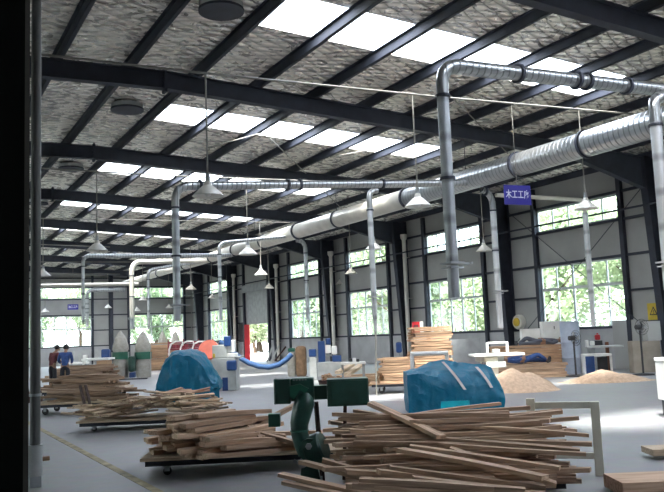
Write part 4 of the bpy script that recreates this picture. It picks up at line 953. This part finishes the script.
twin(121, 379, 'dust collector with pointed canvas bag and green drum, left one of the pair'); s = twin(143.5, 378, 'dust collector with pointed canvas bag and green drum, right one of the pair')
s2 = Rig('collector_fan', 132, 379, 'dark green blower standing between the pair of dust collectors', 'blower'); s2.part('fan_housing', 'green_paint', [(129.2, 135.2, 356, 372, -.25, .3)], .1); s2.part('motor', 'blue_paint', [(130, 135, 372.3, 377.6, -.2, .2)], .05); s2.part('base', 'dark_junk', [(113, 150, 377.8, 379.6, -.6, -.42)], .01)
s = twin(163, 369, 'dust collector far behind with a pale pointed bag, left of two before the end window', D=50); twin(176, 369, 'dust collector far behind with a grey pointed bag, right of two before the end window', D=50)
# machines by the end wall
s = Rig('workbench', 102, 378, 'white edged work table with red brown drawer left of the dust collectors', 'table', D=33)
s.part('table_top', 'white_paint', [(85, 112, 358, 360, -.5, .5)], .01); s.part('drawer_box', 'brown_wood_panel', [(98, 111, 366, 377, -.4, .4)], .01); s.part('inner_box', 'timber_orange', [(99, 110, 360.4, 365.6, -.35, .3)], .01)
for x in (86, 97): s.part('leg', 'white_paint', [(x-.7, x+.7, 360.3, 378, -.4, -.3)], 0)
s = Rig('band_saw', 106, 372, 'small blue motor unit above the work table near the end wall', 'machine', D=40); s.part('body', 'grey_paint', [(101, 111, 360, 372, -.3, .3)], .02); s.part('motor', 'blue_paint', [(102, 110, 349, 359.7, -.2, .2)], .08)
s = Rig('lathe_machine', 78, 372, 'white bench machine with upright posts behind the blue worker', 'machine', D=46)
s.part('bed', 'white_paint', [(70, 88, 362, 364, -.3, .3)], .01); s.part('head_post', 'machine_grey', [(72, 74, 351, 361.8, -.1, .1)], .01); s.part('tail_post', 'machine_grey', [(79, 81, 353, 361.8, -.1, .1)], .01); s.part('head_box', 'white_paint', [(83.5, 87, 355, 361.8, -.15, .15)], .03)
for x in (71, 87): s.part('leg', 'grey_paint', [(x-.6, x+.6, 364.2, 374, -.2, .2)], 0)

# table saw with frame near the sawdust
s = Rig('table_saw', 478, 377, 'cream sliding table saw left of the larger sawdust pile', 'machine', D=21.3)
s.part('body', 'cream_paint', [(483, 496, 357, 376, -.4, .3)], .02); s.part('table', 'white_paint', [(472, 522, 353.2, 355.6, -.5, .4)], .01); s.part('lower_table', 'machine_grey', [(478, 503, 355.8, 361, -.3, .3)], .01)
s.part('hand_wheel', 'dark_junk', [(480, 484, 361.5, 366, -.42, -.38)], .02); s.part('left_box', 'machine_grey', [(484, 503, 361.3, 367, -.5, -.41)], .01)
s.part('frame_post', 'white_paint', [(488, 490, 342.5, 353, -.05, .05)], .005); s.part('frame_post', 'white_paint', [(508, 510, 341.5, 352.5, -.05, .05)], .005); s.part('frame_bar', 'white_paint', [(490.1, 507.9, 341.5, 343.5, -.04, .04)], .005); s.part('saw_head', 'machine_grey', [(494, 501, 349, 352.9, -.1, .1)], .03)
# blue cabinet saw on the right
s = Rig('panel_saw', 597, 373, 'white and blue cabinet saw with a long table behind the small sawdust pile', 'machine')
s.part('frame_panel', 'white_paint', [(582, 592.5, 354, 373, -.3, .3)], .01); s.part('blue_door', 'blue_paint', [(583.5, 592.2, 356, 371.5, -.315, -.302)], .003)
s.part('table_frame', 'white_paint', [(593, 610, 353.5, 356, -.3, .3), (608, 610, 356, 371, -.3, -.24)], .005); s.part('dark_inside', 'dark_junk', [(600, 607.5, 357, 366, -.1, .2)], .01)
s.part('saw_table', 'machine_grey', [(591, 622, 345.5, 347.3, -.35, .3)], .006); s.part('stand', 'grey_paint', [(590, 596, 347.6, 353.2, -.1, .1)], .01); s.part('rip_fence', 'white_paint', [(588, 590, 340, 347, -.1, .1), (593, 596, 341, 345.2, -.1, .1)], .01)
s.part('side_panel', 'brown_wood_panel', [(611, 614.5, 342, 368, .32, .36)], .002)
s.part('tool_box', 'dark_junk', [(598, 605, 340.5, 345.2, 0, .2)], .01)
s3 = Rig('water_jug', 601, 372, 'red plastic container standing on the long saw table', 'container'); s3.part('jug_body', 'red_paint', [(598.6, 603.6, 334.5, 340, .02, .18)], .04); s3.part('jug_cap', 'red_paint', [(600.5, 602, 333, 334.3, .07, .13)], .01)
# standing fans
def fan(px, py, ytop, label, D, rz):
    s = Rig('standing_fan', px, py, label, 'fan', D=D, rz=RA+rz); zt_ = s.Z(px, ytop)
    mb = MB(); mb.lathe([(0, .001), (.30, .001), (.32, .03), (.06, .06), (0, .06)], n=20); s.mesh('base', 'dark_junk', mb)
    mb = MB(); mb.rod((0, 0, .05), (0, 0, zt_-.1), .028, n=8); s.mesh('pole', 'dark_junk', mb)
    mb = MB(); mb.lathe([(0, -.02), (.07, -.02), (.08, .03), (.07, .16), (0, .18)], (0, 0, 0), 14, Matrix.Translation((0, 0, zt_)) @ Matrix.Rotation(R(90), 4, 'X')); s.mesh('motor', 'dark_junk', mb)
    mb = MB(); Rr = .24
    for k in range(28):
        a = 2*math.pi*k/28; mb.rod((.04*math.cos(a), .04, zt_+.04*math.sin(a)), (Rr*math.cos(a), .09, zt_+Rr*math.sin(a)), .004, n=4)
    for r_ in (.08, .16, Rr): mb.tube([(r_*math.cos(2*math.pi*k/24), .09, zt_+r_*math.sin(2*math.pi*k/24)) for k in range(25)], .006, 5)
    s.mesh('guard', 'dark_junk', mb)
    mb = MB()
    for k in range(3):
        a = k*2.094; c_, s_ = math.cos(a), math.sin(a); mb.add([(0, .06, zt_), (.2*math.cos(a-.35), .05, zt_+.2*math.sin(a-.35)), (.21*c_, .065, zt_+.21*s_), (.18*math.cos(a+.4), .08, zt_+.18*math.sin(a+.4))], [(0, 1, 2, 3)])
    o = mb.build('blades', M['grey_paint'], s.e); o.modifiers.new('s', 'SOLIDIFY').thickness = .004
    return s
fan(576, 373, 338, 'black standing fan between the wall boards and the blue cabinet saw', 24.0, R(-70)); fan(643, 367.5, 327, 'taller black standing fan before the wooden crates at the right', 23.5, R(-60))
# cabinets and panels along the wall
s = Rig('locker', 535, 362, 'low white locker on the wall right of the second column', 'cabinet', D=27.0); s.part('carcass', 'white_paint', [(524.5, 543.5, 328.5, 342, 0.1, .42)], .01); s.part('stand', 'grey_paint', [(526, 542, 342.3, 372, .15, .4)], .01)
s = Rig('steel_cabinet', 556, 362, 'tall white two door steel cabinet under the nearest window', 'cabinet', D=26.6); s.part('carcass', 'white_paint', [(545.5, 568, 321, 372, .02, .45)], .01)
s.part('door_leaf', 'white_paint', [(546, 556.4, 321.8, 335.8, 0, .018)], .003); s.part('door_leaf', 'white_paint', [(557, 567.5, 321.8, 335.8, 0, .018)], .003); s.part('door_leaf', 'white_paint', [(546, 556.4, 336.6, 370, 0, .018)], .003); s.part('door_leaf', 'white_paint', [(557, 567.5, 336.6, 370, 0, .018)], .003); s.part('handle', 'dark_junk', [(556.2, 556.9, 326, 329, -.02, -.002)], 0)
s = Rig('oil_drum', 572, 362, 'pale blue drum shaped panel beside the white steel cabinet', 'drum', D=25.6); mb = MB(); mb.lathe([(0, .001), (.30, .001), (.31, .05), (.31, .5), (.325, .52), (.31, .54), (.31, 1.0), (.325, 1.02), (.31, 1.04), (.31, s.Z(572, 321)-.02), (.0, s.Z(572, 321))], n=24); s.mesh('drum_body', 'pale_blue_paint', mb)
e = empty('metal_panel', (XW-.10, 19.4, 0)); tag(e, 'large flat grey metal panel leaning below the right end of the nearest window', 'panel'); pz = atX(612, 320.5, XW-.1)
a_, b_ = atX(640, 340, XW-.2), atX(612, 340, XW-.2)
MB().box(-.03, 0, a_.y-19.4, b_.y-19.4, .001, pz.z).build('panel_sheet', M['wall_sheet'], e); MB().box(-.045, -.031, a_.y-19.4, a_.y-19.36, .001, pz.z).build('panel_edge', M['grey_paint'], e)
for i, (x0, x1, y0, l, m_) in enumerate([(634, 643, 341, 'light wooden crate behind the tall fan, left one', 'crate_wood'), (644, 662, 341, 'light wooden crate behind the tall fan, right one', 'crate_wood'), (650, 664, 321, 'grey locker on top of the right wooden crate', 'wall_sheet')]):
    s = Rig('wooden_crate' if i < 2 else 'grey_locker', (x0+x1)/2, 366, l, 'crate' if i < 2 else 'cabinet', D=24.6)
    if i < 2: s.part('crate_body', m_, [(x0, x1, y0, 367, 0, .4)], .01); s.part('batten', m_, [(x0, x1, y0+8, y0+10, -.03, -.002)], 0)
    else: s.part('body', m_, [(x0, x1, y0, 340.4, 0, .35)], .01); s.part('lid', 'dark_junk', [(x0, x1, y0-1.2, y0-.2, 0, .35)], .0)
# low grey panel and clutter on the wall below the second window
s = Rig('metal_panel', 466, 372, 'grey blue sheet leaning under the second window from the camera', 'panel', D=27.5); s.part('panel_sheet', 'grey_paint', [(454, 484, 339, 368, .3, .33)], 0); s.part('panel_edge', 'machine_grey', [(453.6, 454.4, 338.6, 368, .28, .345)], 0)
s = Rig('fire_cabinet', 419, 372, 'red fire point box on the wall right of the third column', 'fire box', D=28.8); s.part('box', 'red_paint', [(415, 422.5, 321.5, 333, .1, .3)], .01); s.part('side_box', 'white_paint', [(422.8, 426, 321.2, 334, .1, .32)], .01); s.part('glass_label', 'cloth_red', [(416.4, 421, 324.5, 330, .085, .098)], 0); s.part('stand', 'grey_paint', [(417, 424, 334.4, 373, .15, .25)], 0)
s = Rig('sack', 399, 352, 'small blue sack hung behind the tall board stack', 'sack', D=25); s.part('sack_body', 'blue_paint', [(396, 402, 342, 353, -.1, .1)], .06); s.part('stand', 'grey_paint', [(398.4, 399.6, 353.3, 377, -.03, .03)], 0)
s = Rig('electrical_box', 271, 362, 'pale electrical box on the post right of the roller door', 'electrical box', D=54); s.part('box', 'pvc_pipe', [(268, 274.5, 330.5, 342, -.2, .1)], .02); s.part('stand', 'grey_paint', [(270, 272, 342.2, 362.5, -.1, .0)], 0)
s = Rig('red_post', 248, 362, 'red painted door post at the left side of the roller door', 'post', D=55.5); s.part('post_body', 'red_paint', [(245.5, 250.5, 324.5, 361.5, -.2, .1)], .01)
s = Rig('door_leaf_panel', 232, 362, 'dark framed leaf standing at the wall left of the roller door', 'panel', D=56); s.part('leaf', 'dark_junk', [(240, 244, 323.5, 342, -.1, .0)], .0); s.part('stand', 'grey_paint', [(240.5, 243.5, 342.3, 361, -.1, .0)], 0)
s = Rig('waste_heap', 275, 361, 'leaning scraps of sheet and board right of the roller door', 'scrap', D=48); 
for i, (u, a) in enumerate([(0, .5), (.35, .7), (-.3, .35)]): MB().cbox((u, .0, .55), .10, .04, 1.1, 0, 0, a).build('scrap_board', M['brown_steel' if i % 2 else 'machine_grey'], s.e)
s = Rig('wall_fan_unit', 518, 325, 'yellow and grey round unit mounted on the wall just right of the second column', 'wall fan', D=26.9)
s.e.location = atX(519, 322, XW-.12); s.e.rotation_euler = (0, 0, 0)
mb = MB(); mb.lathe([(0, -.12), (.26, -.12), (.3, -.05), (.3, .09), (0, .09)], (0, 0, 0), 24, Matrix.Rotation(R(90), 4, 'Y')); s.mesh('round_body', 'pvc_pipe', mb); mb = MB(); mb.lathe([(.0, -.16), (.17, -.155), (.18, -.122), (0, -.122)], (0, 0, 0), 20, Matrix.Rotation(R(90), 4, 'Y')); s.mesh('yellow_front', 'yellow_paint', mb)
# yellow warning sign
p = atX(654, 312, XW-.05); e = empty('warning_sign', p); tag(e, 'yellow square warning sign with a black triangle on the wall at the right edge', 'sign')
MB().box(-.02, 0, -.24, .24, -.30, .30).build('sign_plate', M['yellow_paint'], e); mb = MB(); mb.prism([(-.16, -.1), (.16, -.1), (0, .19)], -.027, -.021, 'x'); mb.build('triangle', M['dark_junk'], e); mb = MB(); mb.prism([(-.11, -.07), (.11, -.07), (0, .13)], -.031, -.0275, 'x'); mb.build('triangle_field', M['yellow_paint'], e)
mb = MB(); mb.box(-.034, -.0315, -.012, .012, -.02, .07).box(-.034, -.0315, -.012, .012, -.055, -.035).build('exclamation_mark', M['dark_junk'], e)

# white machine and boards at the right edge
s = Rig('white_cabinet', 668, 398, 'white machine cabinet with a blue label cut by the right picture edge', 'machine', D=13.0)
s.part('body', 'white_paint', [(657.5, 690, 361, 399, -.5, 0)], .02); s.part('top_cap', 'white_paint', [(657, 691, 357, 360.7, -.52, .0)], .01); s.part('blue_label', 'sign_blue', [(660, 675, 363, 372, -.512, -.503)], 0); s.part('label_text', 'sign_white', [(661.5, 673, 365, 366, -.516, -.5125), (661.5, 671, 368.5, 369.5, -.516, -.5125)], 0)
for i, x in enumerate((660, 687)): s.part('foot', 'dark_junk', [(x-2, x+2, 399.3, 413.5, -.25, -.15)], 0)
s = Rig('sawhorse', 672, 452, 'pale timber beam end lying on a trestle at the right edge', 'beam', D=8.9); s.part('beam', 'timber_pale', [(653, 700, 449, 455.5, 0, .35)], .005); s.part('trestle_leg', 'timber_dark', [(676, 680, 455.8, 500, .05, .12), (692, 696, 455.8, 500, .05, .12)], 0)
s = Rig('floor_board', 650, 492, 'brown board lying at the lower right corner', 'board', D=7.0); s.part('board_body', 'timber_dark', [(623, 690, 482, 496, 0, .5)], .004); s.part('support_block', 'timber_dark', [(650, 690, 496.3, 520, .05, .4)], 0)

# sawdust heaps
def heap(px, py, label, rx_, ry_, h, D, seed, lobes):
    G = atD(px, py, D); G.z = 0; mb = MB(G); n, m_ = 26, 40; vs = []
    for i in range(n+1):
        rr = i/n
        for j in range(m_):
            a = 2*math.pi*j/m_; x = rx_*rr*math.cos(a); y = ry_*rr*math.sin(a); z = 0
            for (lx, ly, lr, lh) in lobes: z = max(z, lh*(math.exp(-2.2*((x-lx)**2+(y-ly)**2)/lr**2)*.55+.45*max(0, 1-((x-lx)**2+(y-ly)**2)**.5/lr)))
            z = z*h+(1-rr)*.03*noise.noise(Vector((x*4, y*4, seed)))+.002; ed = min(1, (1-rr)*5); z *= ed
            q = Matrix.Rotation(RA, 4, 'Z') @ Vector((x, y, max(0.001, z))); vs.append(G+q)
    fs = [(i*m_+j, i*m_+(j+1) % m_, (i+1)*m_+(j+1) % m_, (i+1)*m_+j) for i in range(n) for j in range(m_)]
    mb.add(vs, fs); o = mb.build('sawdust_heap', M['sawdust'], smooth=True); tag(o, label, 'sawdust', kind='stuff'); return o
heap(518, 386, 'larger pale sawdust heap beside the blue tarp', 1.05, .9, .56, 19.6, 1, [(-.15, 0, .95, 1.0), (.3, .1, .85, .8), (-.7, 0, .5, .4)])
heap(606, 374, 'smaller sawdust heap in front of the blue cabinet saw', 1.35, .7, .36, 21.5, 5, [(-.1, 0, 1.0, .9), (.5, .1, .8, .55), (-.7, -.1, .6, .45)])

# ------------------------------------------------------------------ people
def person(name, label, G, rz, pose, shirt, trouser, parts_only=False):
    e = empty(name, G, rz); tag(e, label, 'person'); J = pose
    def skinmesh(chains, rootv, sub=2):
        me = bpy.data.meshes.new('t'); vs = []; es = []; rad = []; idx = {}
        for ch in chains:
            prev = None
            for (p, r_) in ch:
                k = tuple(round(c, 4) for c in p)
                if k not in idx: idx[k] = len(vs); vs.append(p); rad.append(r_)
                if prev is not None: es.append((prev, idx[k]))
                prev = idx[k]
        me.from_pydata(vs, es, []); o = bpy.data.objects.new('t', me); col.objects.link(o)
        sk = o.modifiers.new('s', 'SKIN'); sk.use_smooth_shade = True
        for i, r_ in enumerate(rad): me.skin_vertices[0].data[i].radius = (r_, r_); me.skin_vertices[0].data[i].use_root = (i == 0)
        sb = o.modifiers.new('u', 'SUBSURF'); sb.levels = sub; sb.render_levels = sub
        dg = bpy.context.evaluated_depsgraph_get(); m2 = bpy.data.meshes.new_from_object(o.evaluated_get(dg)); bpy.data.objects.remove(o); return m2
    def interp(a, b, t): return tuple(a[i]+(b[i]-a[i])*t for i in range(3))
    P = J
    limbs = [[(P['pelvis'], .125), (P['waist'], .11), (P['chest'], .135), (P['neck'], .055), (P['jaw'], .07), (P['head'], .092), (P['crown'], .07)]]
    for s_ in 'lr':
        limbs.append([(P['chest'], .135), (P['sh'+s_], .06), (P['el'+s_], .043), (P['wr'+s_], .028), (P['ha'+s_], .03)])
        limbs.append([(P['pelvis'], .125), (P['hip'+s_], .085), (P['kn'+s_], .058), (P['an'+s_], .04), (P['to'+s_], .035)])
    me = skinmesh(limbs, 0)
    vs = [tuple(v.co) for v in me.vertices]; fs = [tuple(p.vertices) for p in me.polygons]
    mb = MB(); mb.add(vs, fs)
    up = Vector(P['fwd']).normalized(); hd = Vector(P['head']); side = (Vector(P['crown'])-hd).cross(up).normalized(); hup = (Vector(P['crown'])-hd).normalized()
    mb.add(*ball(hd+up*.095+hup*-.02, .018)); 
    for q in (-1, 1): mb.add(*ball(hd+side*q*.092+hup*-.01, .022)); mb.add(*ball(hd+side*q*.033+up*.086+hup*.01, .012))
    mb.add(*ball(hd+up*.082-hup*.055, .016))
    for s_ in 'lr':
        w0, h0 = Vector(P['wr'+s_]), Vector(P['ha'+s_]); d = (h0-w0).normalized(); sd = d.cross(Vector((0, 0, 1)) if abs(d.z) < .8 else Vector((0, 1, 0))).normalized(); cu = sd.cross(d)
        for k in range(4):
            b0 = h0+sd*(k-1.5)*.019; l = (.065, .075, .07, .055)[k]; mb.tube([b0, b0+d*l*.5, b0+d*l*.8+cu*l*.3], [.009, .009, .007], 6)
        b0 = w0.lerp(h0, .5)+sd*.028; mb.tube([b0, b0+sd*.025+d*.02, b0+sd*.03+d*.05], [.011, .01, .008], 6)
    mb.build('body', M['skin'], e, smooth=True)
    # clothes: slightly fuller shells over the same joints
    k = 1.14
    sh = [[(P['pelvis'], .15), (P['waist2'], .14), (P['waist'], .118*k), (P['chest'], .138*k), (interp(P['chest'], P['neck'], .55), .075)]]
    for s_ in 'lr': sh.append([(P['chest'], .138*k), (P['sh'+s_], .074), (P['el'+s_], .058), (interp(P['el'+s_], P['wr'+s_], .93), .042)])
    m2 = skinmesh(sh, 0); mb = MB(); mb.add([tuple(v.co) for v in m2.vertices], [tuple(p.vertices) for p in m2.polygons]); mb.build('shirt', M[shirt], e, smooth=True)
    tr = [[(P['waist2'], .128), (P['pelvis'], .14)]]
    for s_ in 'lr': tr.append([(P['pelvis'], .14), (P['hip'+s_], .102), (P['kn'+s_], .076), (interp(P['kn'+s_], P['an'+s_], .92), .062)])
    m2 = skinmesh(tr, 0); mb = MB(); mb.add([tuple(v.co) for v in m2.vertices], [tuple(p.vertices) for p in m2.polygons]); mb.build('trousers', M[trouser], e, smooth=True)
    for s_ in 'lr': mb = MB(); a, b = Vector(P['an'+s_]), Vector(P['to'+s_]); mb.tube([a-(b-a)*.3-Vector((0, 0, .02)), a-Vector((0, 0, .015)), b, b+(b-a)*.3], [.04, .055, .05, .03], 10); mb.build('shoe', M['dark_junk'], e, smooth=True)
    mb = MB(); v_, f_ = ball(hd+hup*.035-up*.02, .108, 16, 10); v_ = [p for p in v_]; mb.add(v_, [f for f in f_ if (sum((Vector(v_[i]) for i in f), Vector())/len(f)-hd).dot(up) < .055 and (sum((Vector(v_[i]) for i in f), Vector())/len(f)-hd).dot(hup) > -.06]); mb.build('hair', M['hair'], e, smooth=True)
    return e
def ball(c, r_, n=10, m_=7):
    c = Vector(c); vs = [c+Vector((0, 0, r_))]
    for i in range(1, m_):
        for j in range(n): a, b = math.pi*i/m_, 2*math.pi*j/n; vs.append(c+Vector((r_*math.sin(a)*math.cos(b), r_*math.sin(a)*math.sin(b), r_*math.cos(a))))
    vs.append(c-Vector((0, 0, r_))); fs = [(0, 1+j, 1+(j+1) % n) for j in range(n)]
    for i in range(m_-2): fs += [(1+i*n+j, 1+(i+1)*n+j, 1+(i+1)*n+(j+1) % n, 1+i*n+(j+1) % n) for j in range(n)]
    L = len(vs)-1; fs += [(L, 1+(m_-2)*n+(j+1) % n, 1+(m_-2)*n+j) for j in range(n)]; return vs, fs
def standing(bend=0.0, arm=.25):
    f = -1  # faces away from the camera = +y in local space
    return dict(pelvis=(0, 0, .92), waist2=(0, 0, .98), waist=(0, .01, 1.08), chest=(0, .02+bend*.2, 1.30), neck=(0, .04+bend*.35, 1.47), jaw=(0, .06+bend*.4, 1.52), head=(0, .05+bend*.5, 1.59), crown=(0, .04+bend*.5, 1.66), fwd=(0, 1, -bend),
        shl=(-.19, .02+bend*.2, 1.38), ell=(-.25, .08, 1.12), wrl=(-.2, .28, 1.02), hal=(-.18, .35, 1.01), shr=(.19, .02+bend*.2, 1.38), elr=(.25, .08, 1.12), wrr=(.2, .28, 1.02), har=(.18, .35, 1.01),
        hipl=(-.10, 0, .86), knl=(-.11, .03, .48), anl=(-.12, 0, .09), tol=(-.13, .14, .05), hipr=(.10, 0, .86), knr=(.11, .02, .48), anr=(.12, -.02, .09), tor=(.13, .12, .05))
G = atD(65, 380, 27.5); G.z = 0; person('person', 'worker in a blue jacket seen from behind, standing before the end window', G, RA+R(10), standing(.45), 'cloth_blue', 'cloth_dark').scale = (.93, .93, .93)
G = atD(52.5, 380, 28.5); G.z = 0; person('person', 'worker in a dark red top standing left of the worker in blue', G, RA-R(30), standing(.4), 'cloth_red', 'cloth_dark').scale = (.93, .93, .93)
def lying():
    return dict(pelvis=(0, 0, .15), waist2=(-.06, 0, .15), waist=(-.18, 0, .15), chest=(-.42, 0, .17), neck=(-.60, 0, .17), jaw=(-.65, 0, .18), head=(-.73, 0, .18), crown=(-.80, 0, .17), fwd=(0.05, -.35, 1),
        shl=(-.48, -.19, .15), ell=(-.30, -.30, .10), wrl=(-.10, -.2, .20), hal=(-.04, -.15, .24), shr=(-.48, .19, .15), elr=(-.30, .28, .10), wrr=(-.1, .18, .2), har=(-.04, .12, .24),
        hipl=(.06, -.10, .14), knl=(.42, -.14, .30), anl=(.72, -.12, .08), tol=(.80, -.13, .16), hipr=(.06, .10, .14), knr=(.45, .10, .12), anr=(.85, .12, .08), tor=(.88, .13, .18))
zs = 5*(.075+.008)+.0
G = atD(524, 366, 24.5); G.z = zs; person('person', 'worker in blue overalls lying asleep on the low board stack', G, RA+R(3), lying(), 'cloth_blue', 'cloth_blue')
zs2 = 11*(.075+.008)
G = atD(541, 352, 26.0); G.z = zs2; person('person', 'worker in grey clothes lying curled on the higher board stack', G, RA+R(185), lying(), 'cloth_grey', 'cloth_grey')
